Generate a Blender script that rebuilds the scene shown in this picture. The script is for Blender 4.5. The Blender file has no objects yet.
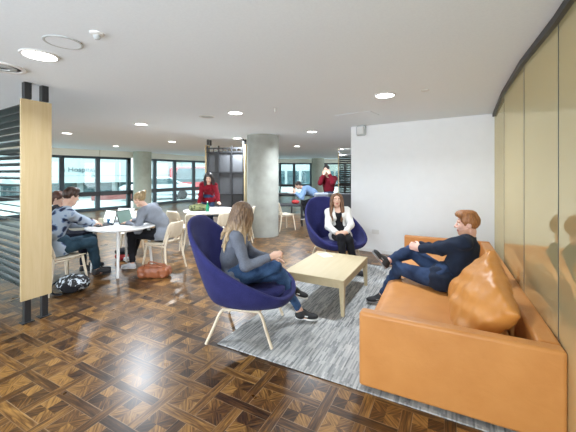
EXPOSURE = 1.04
import bpy, math, random
import numpy as np
from mathutils import Vector, Matrix
random.seed(7); rng = np.random.default_rng(11)
SC = bpy.context.scene; COL = SC.collection
PI = math.pi; R = math.radians
F_PX, H_EYE, CEIL = 310.0, 1.6, 2.57
AX, AY = .4631, .8863          # the room's long direction; its cross direction is (AY, -AX)
RZ = math.atan2(-AX, AY)
def W(b, a, z=0.0): return Vector((b*AY + a*AX, -b*AX + a*AY, z))
def at(u, v, Y): return Vector(((u-288)*Y/F_PX, Y, H_EYE-(v-173)*Y/F_PX))
def atz(u, v, z): return at(u, v, (H_EYE-z)*F_PX/(v-173))

# ------------------------------------------------------------------ node helper
class N:
    def __init__(s, nt, sock): s.nt = nt; s.s = sock
    def _m(s, op, *o):
        n = s.nt.nodes.new('ShaderNodeMath'); n.operation = op
        for k, q in enumerate((s,)+o):
            if isinstance(q, N): s.nt.links.new(q.s, n.inputs[k])
            else: n.inputs[k].default_value = q
        return N(s.nt, n.outputs[0])
    def __add__(s, o): return s._m('ADD', o)
    def __sub__(s, o): return s._m('SUBTRACT', o)
    def __mul__(s, o): return s._m('MULTIPLY', o)
    def __truediv__(s, o): return s._m('DIVIDE', o)
    def floor(s): return s._m('FLOOR')
    def frac(s): return s._m('FRACT')
    def abs(s): return s._m('ABSOLUTE')
    def lt(s, o): return s._m('LESS_THAN', o)
    def gt(s, o): return s._m('GREATER_THAN', o)
    def mod2(s): return s._m('FLOORED_MODULO', 2.0)
    def mn(s, o): return s._m('MINIMUM', o)
    def mx(s, o): return s._m('MAXIMUM', o)
    def inv(s):
        n = s.nt.nodes.new('ShaderNodeMath'); n.operation = 'SUBTRACT'; n.inputs[0].default_value = 1.0
        s.nt.links.new(s.s, n.inputs[1]); return N(s.nt, n.outputs[0])
def sel(c, a, b): return a*c + b*c.inv()

def new_mat(name):
    m = bpy.data.materials.new(name); m.use_nodes = True
    nt = m.node_tree; b = nt.nodes['Principled BSDF']
    return m, nt, b
def ramp(nt, fac, stops):
    r = nt.nodes.new('ShaderNodeValToRGB'); el = r.color_ramp.elements
    while len(el) < len(stops): el.new(.5)
    for e, (p, c) in zip(el, stops): e.position = p; e.color = (*c, 1)
    nt.links.new(fac, r.inputs[0]); return r.outputs[0]
def texco(nt, scale=(1,1,1), rot=(0,0,0), kind='Object'):
    t = nt.nodes.new('ShaderNodeTexCoord'); mp = nt.nodes.new('ShaderNodeMapping')
    mp.inputs['Scale'].default_value = scale; mp.inputs['Rotation'].default_value = rot
    nt.links.new(t.outputs[kind], mp.inputs[0]); return mp.outputs[0]
def noise(nt, vec, scale, detail=4, rough=.5, dist=0):
    n = nt.nodes.new('ShaderNodeTexNoise'); n.inputs['Scale'].default_value = scale
    n.inputs['Detail'].default_value = detail; n.inputs['Roughness'].default_value = rough
    n.inputs['Distortion'].default_value = dist
    nt.links.new(vec, n.inputs['Vector']); return n.outputs['Fac']
def bump(nt, b, h, strength=.2, dist=.01):
    n = nt.nodes.new('ShaderNodeBump'); n.inputs['Strength'].default_value = strength; n.inputs['Distance'].default_value = dist
    nt.links.new(h, n.inputs['Height']); nt.links.new(n.outputs[0], b.inputs['Normal'])
def flat(name, c, rough=.5, metal=0, var=.06, nscale=30, bmp=0, spec=.5, sheen=0, coat=0):
    m, nt, b = new_mat(name)
    v = texco(nt); f = noise(nt, v, nscale)
    lo = tuple(max(0, x*(1-var)) for x in c); hi = tuple(min(1, x*(1+var)) for x in c)
    nt.links.new(ramp(nt, f, [(.3, lo), (.7, hi)]), b.inputs['Base Color'])
    b.inputs['Roughness'].default_value = rough; b.inputs['Metallic'].default_value = metal
    b.inputs['Specular IOR Level'].default_value = spec
    if sheen: b.inputs['Sheen Weight'].default_value = sheen; b.inputs['Sheen Roughness'].default_value = .5
    if coat: b.inputs['Coat Weight'].default_value = coat
    if bmp: bump(nt, b, f, bmp, .004)
    return m
def fabric(name, c, c2=None, scale=260, var=.25, bmp=.35, sheen=.04, rough=.9):
    m, nt, b = new_mat(name)
    v = texco(nt); f = noise(nt, v, scale, 2); g = noise(nt, v, 9, 3)
    c2 = c2 or tuple(x*(1-var) for x in c)
    mm = N(nt, f)*.7 + N(nt, g)*.3
    nt.links.new(ramp(nt, mm.s, [(.35, c2), (.65, c)]), b.inputs['Base Color'])
    b.inputs['Roughness'].default_value = rough; b.inputs['Sheen Weight'].default_value = sheen; b.inputs['Specular IOR Level'].default_value = .15
    bump(nt, b, f, bmp, .002)
    return m
def wood(name, c1, c2, axis=2, rough=.45, s=22):
    m, nt, b = new_mat(name)
    sc = [1, 1, 1]; sc[axis] = .06
    v = texco(nt, tuple(sc)); f = noise(nt, v, s, 6, .6, .6)
    nt.links.new(ramp(nt, f, [(.3, c1), (.7, c2)]), b.inputs['Base Color'])
    b.inputs['Roughness'].default_value = rough
    bump(nt, b, f, .05, .002)
    return m
def emis(name, c, s):
    m, nt, b = new_mat(name)
    b.inputs['Base Color'].default_value = (*c, 1); b.inputs['Emission Color'].default_value = (*c, 1); b.inputs['Emission Strength'].default_value = s
    return m
def glassy(name, tint, gloss=.1, rough=.0):
    m = bpy.data.materials.new(name); m.use_nodes = True; nt = m.node_tree
    for n in list(nt.nodes): nt.nodes.remove(n)
    o = nt.nodes.new('ShaderNodeOutputMaterial'); mx = nt.nodes.new('ShaderNodeMixShader')
    t = nt.nodes.new('ShaderNodeBsdfTransparent'); g = nt.nodes.new('ShaderNodeBsdfGlossy')
    t.inputs[0].default_value = (*tint, 1); g.inputs['Roughness'].default_value = rough
    mx.inputs[0].default_value = gloss
    nt.links.new(t.outputs[0], mx.inputs[1]); nt.links.new(g.outputs[0], mx.inputs[2]); nt.links.new(mx.outputs[0], o.inputs[0])
    return m

# ------------------------------------------------------------------ object helpers
def tag(o, label=None, cat=None, group=None, kind=None):
    if label: o['label'] = label
    if cat: o['category'] = cat
    if group: o['group'] = group
    if kind: o['kind'] = kind
    return o
def thing(name, label, cat, loc=(0,0,0), rz=0.0, group=None):
    o = bpy.data.objects.new(name, None); COL.objects.link(o); o.empty_display_size = .1
    o.location = loc; o.rotation_euler = (0, 0, rz)
    return tag(o, label, cat, group)
def link(name, me, mats, parent=None, smooth=True):
    for m in (mats if isinstance(mats, (list, tuple)) else [mats]): me.materials.append(m)
    if smooth: me.polygons.foreach_set('use_smooth', [True]*len(me.polygons))
    o = bpy.data.objects.new(name, me); COL.objects.link(o)
    if parent is not None: o.parent = parent
    return o
class MB:
    """collects verts and faces of one mesh"""
    def __init__(s): s.v = []; s.f = []; s.mi = []
    def add(s, vs, fs, mi=0):
        k = len(s.v); s.v += [tuple(p) for p in vs]; s.f += [tuple(i+k for i in f) for f in fs]; s.mi += [mi]*len(fs); return s
    def box(s, c, d, M=None, mi=0):
        c = Vector(c); hx, hy, hz = d[0]/2, d[1]/2, d[2]/2
        P = [Vector((x*hx, y*hy, z*hz)) for x in (-1,1) for y in (-1,1) for z in (-1,1)]
        if M is not None: P = [M @ p for p in P]
        return s.add([c+p for p in P], [(0,1,3,2),(4,6,7,5),(0,4,5,1),(2,3,7,6),(0,2,6,4),(1,5,7,3)], mi)
    def tube(s, pts, r, n=10, cap=True, mi=0, flat=1.0):
        pts = [Vector(p) for p in pts]; rs = r if isinstance(r, (list, tuple)) else [r]*len(pts)
        vs = []; up0 = None
        for i, p in enumerate(pts):
            t = (pts[min(i+1, len(pts)-1)] - pts[max(i-1, 0)]).normalized()
            if up0 is None:
                ref = Vector((0,0,1)) if abs(t.z) < .9 else Vector((1,0,0))
                up0 = (ref - t*ref.dot(t)).normalized()
            else: up0 = (up0 - t*up0.dot(t)).normalized()
            sd = t.cross(up0)
            for k in range(n):
                an = 2*PI*k/n; vs.append(p + up0*math.cos(an)*rs[i]*flat + sd*math.sin(an)*rs[i])
        fs = [(i*n+k, i*n+(k+1)%n, (i+1)*n+(k+1)%n, (i+1)*n+k) for i in range(len(pts)-1) for k in range(n)]
        if cap: fs += [tuple(range(n))[::-1], tuple(range((len(pts)-1)*n, len(pts)*n))]
        return s.add(vs, fs, mi)
    def lathe(s, prof, n=32, c=(0,0,0), mi=0):
        vs = [(c[0]+r*math.cos(2*PI*k/n), c[1]+r*math.sin(2*PI*k/n), c[2]+z) for r, z in prof for k in range(n)]
        fs = [(i*n+k, i*n+(k+1)%n, (i+1)*n+(k+1)%n, (i+1)*n+k) for i in range(len(prof)-1) for k in range(n)]
        fs += [tuple(range(n))[::-1], tuple(range((len(prof)-1)*n, len(prof)*n))]
        return s.add(vs, fs, mi)
    def prism(s, poly, z0, z1, mi=0):
        n = len(poly)
        vs = [(x, y, z0) for x, y in poly] + [(x, y, z1) for x, y in poly]
        return s.add(vs, [tuple(range(n))[::-1], tuple(range(n, 2*n))] + [(i, (i+1) % n, n+(i+1) % n, n+i) for i in range(n)], mi)
    def build(s, name, mats, parent=None, smooth=False, bevel=0, seg=2, sub=0, solid=0, off=0, angle=40):
        me = bpy.data.meshes.new(name); me.from_pydata(s.v, [], s.f); me.update()
        o = link(name, me, mats, parent, smooth or bevel > 0)
        if any(s.mi): me.polygons.foreach_set('material_index', s.mi)
        if solid: q = o.modifiers.new('solid', 'SOLIDIFY'); q.thickness = solid; q.offset = off
        if bevel: q = o.modifiers.new('bevel', 'BEVEL'); q.width = bevel; q.segments = seg; q.limit_method = 'ANGLE'; q.angle_limit = R(35); q.harden_normals = False
        if sub: q = o.modifiers.new('sub', 'SUBSURF'); q.levels = sub; q.render_levels = sub
        if smooth == 'auto' or bevel:
            try: me.set_sharp_from_angle(angle=R(angle))
            except Exception: pass
        return o
def box(name, c, d, mat, parent=None, bevel=.004, rz=None, M=None):
    if rz is not None: M = Matrix.Rotation(rz, 3, 'Z')
    return MB().box(c, d, M).build(name, mat, parent, bevel=bevel)
def dup(root, loc, rz, label, group=None, **kw):
    r = root.copy(); COL.objects.link(r); r.location = loc; r.rotation_euler = (0, 0, rz); r['label'] = label
    if group: r['group'] = group
    for ch in list(root.children):
        c = ch.copy(); COL.objects.link(c); c.parent = r
        for g in list(ch.children):
            d = g.copy(); COL.objects.link(d); d.parent = c
    return r
def smooth_curve(pts, n):
    """Catmull-Rom through pts, n samples per span"""
    P = [np.array(p, float) for p in pts]; P = [2*P[0]-P[1]] + P + [2*P[-1]-P[-2]]; out = []
    for i in range(1, len(P)-2):
        for k in range(n):
            t = k/n; a, b, c, d = P[i-1], P[i], P[i+1], P[i+2]
            out.append(.5*((2*b)+(c-a)*t+(2*a-5*b+4*c-d)*t*t+(3*b-a-3*c+d)*t**3))
    out.append(P[-2]); return out

# ------------------------------------------------------------------ signed distance modelling
def V3(*a): return np.array(a, dtype=np.float32)
class Cone:
    def __init__(s, a, b, r1, r2, k=.02, op='u', cut=False, flat=None):
        s.a = np.array(a, np.float32); s.b = np.array(b, np.float32); s.r1 = r1; s.r2 = r2; s.k = k; s.op = op; s.cut = cut; s.flat = flat
    def bb(s):
        r = max(s.r1, s.r2); return np.minimum(s.a, s.b)-r, np.maximum(s.a, s.b)+r
    def d(s, X, Y, Z):
        ba = s.b-s.a; L = float(ba@ba)+1e-9
        x, y, z = X-s.a[0], Y-s.a[1], Z-s.a[2]
        tt = (x*ba[0]+y*ba[1]+z*ba[2])/L; t = np.clip(tt, 0, 1)
        dx, dy, dz = x-t*ba[0], y-t*ba[1], z-t*ba[2]
        if s.flat is not None:      # squash along a direction
            n, q = s.flat; n = np.array(n, np.float32); n = n/np.linalg.norm(n); dn = dx*n[0]+dy*n[1]+dz*n[2]
            dd = np.sqrt(np.maximum(dx*dx+dy*dy+dz*dz-dn*dn, 0)+(dn/q)**2)
            res = (dd-(s.r1+t*(s.r2-s.r1)))*(q if q < 1 else 1)
        else: res = np.sqrt(dx*dx+dy*dy+dz*dz)-(s.r1+t*(s.r2-s.r1))
        if s.cut: res = np.maximum(res, (tt-1)*math.sqrt(L))
        return res
    def grow(s, e, cut=False, k=None): return Cone(s.a, s.b, s.r1+e, s.r2+e, k or s.k, s.op, cut, s.flat)
class Ell:
    def __init__(s, c, r, M=None, k=.02, op='u'):
        s.c = np.array(c, np.float32); s.r = np.array(r, np.float32); s.M = np.eye(3) if M is None else np.array(M, float); s.k = k; s.op = op
    def bb(s):
        e = np.abs(s.M)@s.r; return s.c-e, s.c+e
    def d(s, X, Y, Z):
        x, y, z = X-s.c[0], Y-s.c[1], Z-s.c[2]; M = s.M
        q = [(x*M[0,i]+y*M[1,i]+z*M[2,i]) for i in range(3)]
        k0 = np.sqrt(sum((q[i]/s.r[i])**2 for i in range(3))); k1 = np.sqrt(sum((q[i]/s.r[i]**2)**2 for i in range(3)))+1e-6
        return k0*(k0-1)/k1
    def grow(s, e, cut=False, k=None): return Ell(s.c, s.r+e, s.M, k or s.k, s.op)
class RBox:
    def __init__(s, c, h, M=None, r=.01, k=.01, op='u'):
        s.c = np.array(c, np.float32); s.h = np.array(h, np.float32); s.M = np.eye(3) if M is None else np.array(M, float); s.r = r; s.k = k; s.op = op
    def bb(s):
        e = np.abs(s.M)@s.h; return s.c-e, s.c+e
    def d(s, X, Y, Z):
        x, y, z = X-s.c[0], Y-s.c[1], Z-s.c[2]; M = s.M
        q = [np.abs(x*M[0,i]+y*M[1,i]+z*M[2,i])-(s.h[i]-s.r) for i in range(3)]
        o = np.sqrt(sum(np.maximum(t, 0)**2 for t in q))
        return o+np.minimum(np.maximum(np.maximum(q[0], q[1]), q[2]), 0)-s.r
    def grow(s, e, cut=False, k=None): return RBox(s.c, s.h+e, s.M, s.r+e, k or s.k, s.op)
def sdf_mesh(prims, h, disp=None):
    us = [p for p in prims if p.op == 'u']
    lo = np.min([p.bb()[0] for p in us], 0)-3*h-.01; hi = np.max([p.bb()[1] for p in us], 0)+3*h+.01
    n = np.ceil((hi-lo)/h).astype(int)+1
    ax = [lo[i]+h*np.arange(n[i]) for i in range(3)]
    F = np.full(tuple(n), 1.0, np.float32)
    for p in prims:
        a, b = p.bb(); m = p.k+2*h+.004
        i0 = np.maximum(np.floor((a-m-lo)/h).astype(int), 0); i1 = np.minimum(np.ceil((b+m-lo)/h).astype(int)+1, n)
        if np.any(i1 <= i0): continue
        S = tuple(slice(i0[i], i1[i]) for i in range(3))
        X = ax[0][S[0]][:, None, None].astype(np.float32); Y = ax[1][S[1]][None, :, None].astype(np.float32); Z = ax[2][S[2]][None, None, :].astype(np.float32)
        d = p.d(X, Y, Z).astype(np.float32); f = F[S]; k = max(p.k, 1e-4)
        if p.op == 'u':
            q = np.maximum(k-np.abs(f-d), 0)/k; F[S] = np.minimum(f, d)-q*q*k*.25
        else:
            g = -d; q = np.maximum(k-np.abs(f-g), 0)/k; F[S] = np.maximum(f, g)+q*q*k*.25
    if disp is not None:
        near = np.abs(F) < .05; I = np.nonzero(near)
        F[I] += disp(ax[0][I[0]], ax[1][I[1]], ax[2][I[2]]).astype(np.float32)
    F[0] = F[-1] = 1; F[:, 0] = F[:, -1] = 1; F[:, :, 0] = F[:, :, -1] = 1
    S = F < 0
    c = [S[i:n[0]-1+i, j:n[1]-1+j, k:n[2]-1+k] for i in (0,1) for j in (0,1) for k in (0,1)]
    cnt = sum(q.astype(np.int8) for q in c); act = (cnt > 0) & (cnt < 8)
    idx = np.full(act.shape, -1, np.int64); I = np.nonzero(act); nv = len(I[0]); idx[I] = np.arange(nv)
    pos = np.zeros((nv, 3)); w = np.zeros(nv)
    cor = [(i,j,k) for i in (0,1) for j in (0,1) for k in (0,1)]
    for p in range(8):
        for q in range(p+1, 8):
            A, B = cor[p], cor[q]
            if sum(abs(A[t]-B[t]) for t in range(3)) != 1: continue
            fa = F[I[0]+A[0], I[1]+A[1], I[2]+A[2]]; fb = F[I[0]+B[0], I[1]+B[1], I[2]+B[2]]
            m = (fa < 0) != (fb < 0); t = np.where(m, fa/(fa-fb+1e-12), 0)
            for s in range(3): pos[:, s] += np.where(m, A[s]+t*(B[s]-A[s]), 0)
            w += m
    pos /= w[:, None]; V = lo+h*(np.stack(I, 1)+pos)
    Q = []
    for s in range(3):
        sl0 = [slice(0, -1) if t == s else slice(1, -1) for t in range(3)]; sl1 = [slice(1, None) if t == s else slice(1, -1) for t in range(3)]
        A = S[tuple(sl0)]; B = S[tuple(sl1)]; D = np.nonzero(A != B); inside = A[D]
        g = [D[t]+(0 if t == s else 1) for t in range(3)]
        u, v = (s+1) % 3, (s+2) % 3
        def cell(du, dv):
            e = [g[0].copy(), g[1].copy(), g[2].copy()]; e[u] = e[u]-du; e[v] = e[v]-dv; return idx[e[0], e[1], e[2]]
        q = np.stack([cell(1,1), cell(0,1), cell(0,0), cell(1,0)], 1)
        q[~inside] = q[~inside][:, ::-1]; Q.append(q)
    Q = np.concatenate(Q); Q = Q[(Q >= 0).all(1)]
    return V, Q
def sdf_obj(name, prims, h, mats, parent=None, base=(0,0,0), disp=None, matfn=None):
    V, Q = sdf_mesh(prims, h, disp)
    me = bpy.data.meshes.new(name); Vb = (V-np.array(base)).astype(np.float32)
    me.vertices.add(len(V)); me.vertices.foreach_set('co', Vb.ravel())
    me.loops.add(len(Q)*4); me.loops.foreach_set('vertex_index', Q.astype(np.int32).ravel())
    me.polygons.add(len(Q)); me.polygons.foreach_set('loop_start', np.arange(0, 4*len(Q), 4, dtype=np.int32)); me.polygons.foreach_set('loop_total', np.full(len(Q), 4, np.int32))
    me.update(calc_edges=True); me.validate()
    o = link(name, me, mats, parent)
    if matfn is not None:
        C = V[Q].mean(1); mi = matfn(C)
        if len(mi) == len(me.polygons): me.polygons.foreach_set('material_index', mi.astype(np.int32))
    return o
# ------------------------------------------------------------------ materials
M = {}
def parquet():
    m, nt, b = new_mat('parquet'); P, w = .255, .28
    t = nt.nodes.new('ShaderNodeTexCoord'); sx = nt.nodes.new('ShaderNodeSeparateXYZ'); nt.links.new(t.outputs['Object'], sx.inputs[0])
    x = N(nt, sx.outputs[0])/P + 100.13; y = N(nt, sx.outputs[1])/P + 100.3
    i, j, fx, fy = x.floor(), y.floor(), x.frac(), y.frac()
    even = (i+j).mod2().lt(.5)                 # horizontal strap lies on top
    inV, inH = fx.lt(w), fy.lt(w)
    isH = inH*(inV.inv().mx(even)); isV = inV*isH.inv(); isS = (isH+isV).inv()
    kV = ((j-i.mod2())/2.0).floor(); kH = ((i-(j+1.0).mod2())/2.0).floor()
    def rnd(a, c, e):
        cv = nt.nodes.new('ShaderNodeCombineXYZ')
        for k, q in enumerate((a, c)): nt.links.new(q.s, cv.inputs[k])
        cv.inputs[2].default_value = e
        wn = nt.nodes.new('ShaderNodeTexWhiteNoise'); nt.links.new(cv.outputs[0], wn.inputs['Vector']); return N(nt, wn.outputs['Value'])
    rV, rH = rnd(i, kV, 3.3), rnd(kH, j, 7.7)
    p, q = (fx-w)/(1-w)-.5, (fy-w)/(1-w)-.5
    quad = (p.abs().gt(0)*p.gt(0)*2.0+q.gt(0)*1.0)
    rS = rnd(i*4.0+quad, j, 1.1)
    u45, v45 = (p+q)*.7, (p-q)*.7
    flip = (p*q).gt(0)
    sx2 = nt.nodes.new('ShaderNodeTexCoord')
    al = isH*(x+rH*30.0) + isV*(y+rV*30.0) + isS*(sel(flip, u45, v45)+rS*30.0)
    ac = isH*y + isV*x + isS*sel(flip, v45, u45)
    cv = nt.nodes.new('ShaderNodeCombineXYZ')
    nt.links.new((al*.9).s, cv.inputs[0]); nt.links.new((ac*11.0).s, cv.inputs[1]); nt.links.new((isH*rH*9.0+isV*rV*9.0+isS*rS*9.0).s, cv.inputs[2])
    g = N(nt, noise(nt, cv.outputs[0], 1.5, 5, .62, .5))
    tone = isH*rH + isV*rV + isS*(rS*1.15)
    val = g*.85 + tone*.24 - .06
    c = ramp(nt, val.s, [(.28, (.013,.006,.0025)), (.43, (.055,.023,.007)), (.55, (.132,.060,.016)), (.70, (.30,.155,.042))])
    e = .010
    eV = (fx.lt(e).mx((fx-w).abs().lt(e)))*(isH.inv()); eH = (fy.lt(e).mx((fy-w).abs().lt(e)))*(isV.inv())
    line = eV.mx(eH)
    mx = nt.nodes.new('ShaderNodeMix'); mx.data_type = 'RGBA'; nt.links.new((line*.55).s, mx.inputs[0]); nt.links.new(c, mx.inputs[6]); mx.inputs[7].default_value = (.33,.22,.13,1)
    nt.links.new(mx.outputs[2], b.inputs['Base Color'])
    rr = N(nt, noise(nt, t.outputs['Object'], 3.0, 3))*.14+.23
    nt.links.new(rr.s, b.inputs['Roughness']); b.inputs['Specular IOR Level'].default_value = .38
    b.inputs['Coat Weight'].default_value = .12; b.inputs['Coat Roughness'].default_value = .3
    bump(nt, b, (line.inv()*.6+g*.3).s, .12, .002)
    return m
M['floor'] = parquet()
def rugmat():
    m, nt, b = new_mat('striped_rug'); v = texco(nt, rot=(0,0,PI/2))
    cols = []
    for (bw, rh, off) in ((.13,.012,.37), (.31,.024,.5)):
        br = nt.nodes.new('ShaderNodeTexBrick'); br.offset = off; br.inputs['Scale'].default_value = 1; br.inputs['Mortar Size'].default_value = 0
        br.inputs['Brick Width'].default_value = bw; br.inputs['Row Height'].default_value = rh
        br.inputs['Color1'].default_value = (0,0,0,1); br.inputs['Color2'].default_value = (1,1,1,1); nt.links.new(v, br.inputs['Vector'])
        s = nt.nodes.new('ShaderNodeSeparateColor'); nt.links.new(br.outputs['Color'], s.inputs[0]); cols.append(N(nt, s.outputs[0]))
    n = N(nt, noise(nt, texco(nt), 160, 2)); g = N(nt, noise(nt, texco(nt), 3.0, 3))
    f = cols[0]*.5+cols[1]*.22+n*.2+g*.3-.08
    nt.links.new(ramp(nt, f.s, [(.08, (.12,.125,.13)), (.35, (.25,.26,.262)), (.58, (.38,.385,.38)), (.9, (.54,.535,.52))]), b.inputs['Base Color'])
    b.inputs['Roughness'].default_value = .95; bump(nt, b, (cols[0]*.4+n*.6).s, .5, .004)
    return m
M['rug'] = rugmat()
M['ceiling'] = flat('ceiling_plaster', (.86,.925,.985), .9, var=.02, nscale=60, bmp=.15)
M['wall'] = flat('white_wall_paint', (.86,.875,.89), .6, var=.01, nscale=8)
M['cream'] = flat('cream_bulkhead_paint', (.74,.72,.62), .8, var=.03)
M['concrete'] = flat('pale_concrete', (.33,.335,.30), .65, var=.14, nscale=3.5, bmp=.1)
M['concrete_green'] = flat('greenish_concrete', (.36,.38,.31), .7, var=.1, nscale=4)  # greenish beige concrete, the pillars' own colour
M['skirting'] = flat('skirting_paint', (.8,.8,.8), .5, var=.01)
M['black'] = flat('black_metal', (.018,.019,.021), .4, var=.1)
M['frame'] = flat('dark_window_frame', (.028,.045,.055), .4, var=.1)
M['louvre'] = flat('dark_louvre_metal', (.022,.021,.02), .4, metal=.2, var=.15)
M['birch'] = wood('birch_veneer', (.47,.35,.18), (.54,.42,.245), 2, .45)
M['birch_flat'] = wood('birch_veneer_top', (.48,.395,.245), (.515,.43,.275), 1, .5)
M['birch_pale'] = wood('pale_bleached_oak', (.66,.56,.42), (.76,.67,.53), 2, .5)
M['birch_flat'].node_tree.nodes['Principled BSDF'].inputs['Specular IOR Level'].default_value = .25
M['white_metal'] = flat('white_lacquer', (.82,.82,.81), .35, var=.01)
M['white_top'] = flat('white_laminate', (.80,.79,.78), .3, var=.01)
M['blue_felt'] = fabric('indigo_wool', (.034,.036,.145), (.016,.017,.082), 330, sheen=.05)
M['gray_felt'] = fabric('charcoal_felt', (.075,.075,.08), None, 200)
M['gray_light_felt'] = fabric('light_grey_felt', (.20,.215,.25), None, 200)
M['panel_gray'] = flat('grey_acoustic_panel', (.075,.077,.082), .8, var=.05)
def leather(name, c1, c2, rough=.42):
    m, nt, b = new_mat(name); v = texco(nt)
    f = noise(nt, v, 5, 4); g = nt.nodes.new('ShaderNodeTexVoronoi'); g.inputs['Scale'].default_value = 380; nt.links.new(v, g.inputs['Vector'])
    nt.links.new(ramp(nt, f, [(.3, c1), (.7, c2)]), b.inputs['Base Color']); b.inputs['Roughness'].default_value = rough
    w = N(nt, noise(nt, v, 11, 3, .5, 1.5)); bump(nt, b, (N(nt, g.outputs['Distance'])*.12+w*.9).s, .16, .012)
    return m
M['tan'] = leather('tan_leather', (.51,.21,.053), (.57,.25,.070))
M['tan_cushion'] = leather('tan_leather_cushion', (.50,.205,.042), (.58,.25,.058), .38)
M['brown_leather'] = leather('brown_leather', (.22,.065,.025), (.33,.11,.045), .4)
def partglass():
    m = bpy.data.materials.new('bronze_partition_glass'); m.use_nodes = True; nt = m.node_tree
    for n in list(nt.nodes): nt.nodes.remove(n)
    o = nt.nodes.new('ShaderNodeOutputMaterial'); mx = nt.nodes.new('ShaderNodeMixShader')
    d = nt.nodes.new('ShaderNodeBsdfDiffuse'); d.inputs[0].default_value = (.50,.42,.23,1)
    g = nt.nodes.new('ShaderNodeBsdfGlossy'); g.inputs[0].default_value = (.93,.84,.62,1); g.inputs['Roughness'].default_value = .015
    lw = nt.nodes.new('ShaderNodeLayerWeight'); lw.inputs[0].default_value = .35
    f = N(nt, lw.outputs['Facing'])*.55+.14
    nt.links.new(f.s, mx.inputs[0]); nt.links.new(d.outputs[0], mx.inputs[1]); nt.links.new(g.outputs[0], mx.inputs[2]); nt.links.new(mx.outputs[0], o.inputs[0])
    return m
M['bronze_glass'] = partglass()
M['glass'] = glassy('window_glass', (.78,.90,.90), .06)
M['lamp'] = emis('downlight_diffuser', (1,.97,.92), 9)
M['lamp_far'] = emis('downlight_diffuser_soft', (1,.97,.92), 5)
M['plastic'] = flat('white_plastic', (.74,.74,.73), .45, var=.01)
M['gray_plastic'] = flat('grey_plastic', (.50,.53,.54), .5, var=.02)

# ------------------------------------------------------------------ the room
def struct(o): o['kind'] = 'structure'; return o
def slab(name, poly, z0, z1, mat, rot=True):
    o = MB().prism(poly, z0, z1).build(name, mat)
    if rot: o.rotation_euler = (0, 0, RZ)
    return struct(o)
def ba(x, y): return (x*AY - y*AX, x*AX + y*AY)     # world xy -> (b, a)
HEAD, RAIL, SILL = 2.30, .72, .10
WP = [(-14.2, 1.6), tuple(at(53, 0, 12.05)[:2]), tuple(at(98, 0, 13.2)[:2]), tuple(at(139, 0, 14.7)[:2]), tuple(at(174, 0, 16.6)[:2]), tuple(at(202, 0, 18.0)[:2]), tuple(at(250, 0, 20.6)[:2]), tuple(at(280, 0, 21.7)[:2]), tuple(at(318, 0, 21.9)[:2]), tuple(at(360, 0, 21.7)[:2]), (9.5, 20.5)]
WW = [(3.38+.05*.81, 5.06-.05*.6), (1.33, 6.54)]
outline = WP + [(9.5, -1.5), (1.6, -1.5), (-14.2, -1.5)]
poly = [ba(*p) for p in outline][::-1]
def area2(P): return sum(P[i][0]*P[(i+1) % len(P)][1]-P[(i+1) % len(P)][0]*P[i][1] for i in range(len(P)))
if area2(poly) < 0: poly = poly[::-1]
slab('floor', poly, -.15, 0, M['floor'])
slab('ceiling', poly, CEIL, CEIL+.25, M['ceiling'])
# white wall (thick), its end faces the columns
d = Vector((WW[0][0]-WW[1][0], WW[0][1]-WW[1][1])).normalized(); n = Vector((-d.y, d.x))
if n.y < 0: n = -n
A, B = Vector(WW[1]), Vector(WW[0])+d*.12
slabp = [A, B, B+n*.16, A+n*.16]
mb = MB().prism([tuple(p) for p in slabp], 0, CEIL); struct(mb.build('wall_back', M['wall']))
q = [A-n*.012-d*.0, B-n*.012, B-n*.0005, A-n*.0005]
struct(MB().prism([tuple(p) for p in q], 0, .07).build('baseboard_back', M['skirting'], bevel=.002))
# window wall: bulkhead, bays, handrail
def pl(P, s):      # point on a polyline at arc length
    for i in range(len(P)-1):
        a, b = Vector(P[i]), Vector(P[i+1]); L = (b-a).length
        if s <= L or i == len(P)-2: return a+(b-a)*(s/L), (b-a).normalized()
        s -= L
mb = MB()
for i in range(len(WP)-1):
    a, b = Vector(WP[i]), Vector(WP[i+1]); t = (b-a).normalized(); nn = Vector((t.y, -t.x))
    mb.prism([tuple(a-nn*.12), tuple(a+nn*.16), tuple(b+nn*.16), tuple(b-nn*.12)], HEAD, CEIL)
struct(mb.build('wall_far', M['cream']))
mb = MB()
for i in range(len(WP)-1):
    a, b = Vector(WP[i]), Vector(WP[i+1]); t = (b-a).normalized(); nn = Vector((t.y, -t.x))
    mb.prism([tuple(a+nn*.20), tuple(a+nn*.26), tuple(b+nn*.26), tuple(b+nn*.20)], RAIL-.075, RAIL+.10)
struct(mb.build('trim_1', M['black']))
def seg_hit(u):    # where the ray through image column u meets the window line
    k = (u-288)/F_PX
    for i in range(len(WP)-1):
        (x0, y0), (x1, y1) = WP[i], WP[i+1]
        den = (x1-x0)-k*(y1-y0)
        if abs(den) < 1e-9: continue
        t = (k*y0-x0)/den
        if -1e-6 <= t <= 1+1e-6 and y0+t*(y1-y0) > 0: return Vector((x0+t*(x1-x0), y0+t*(y1-y0)))
left = [Vector(WP[0])+(Vector(WP[1])-Vector(WP[0]))*f for f in (0, .2, .4, .6, .8)]
stops = left + [seg_hit(u) for u in (61.5, 97.5, 128.5)]
stops2 = [seg_hit(u) for u in (149, 154.5, 174.5, 193.5, 225, 252, 280, 294, 311)]
stops3 = [seg_hit(u) for u in (325, 345, 362)] + [Vector(WP[-1])]
wn = 0
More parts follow.
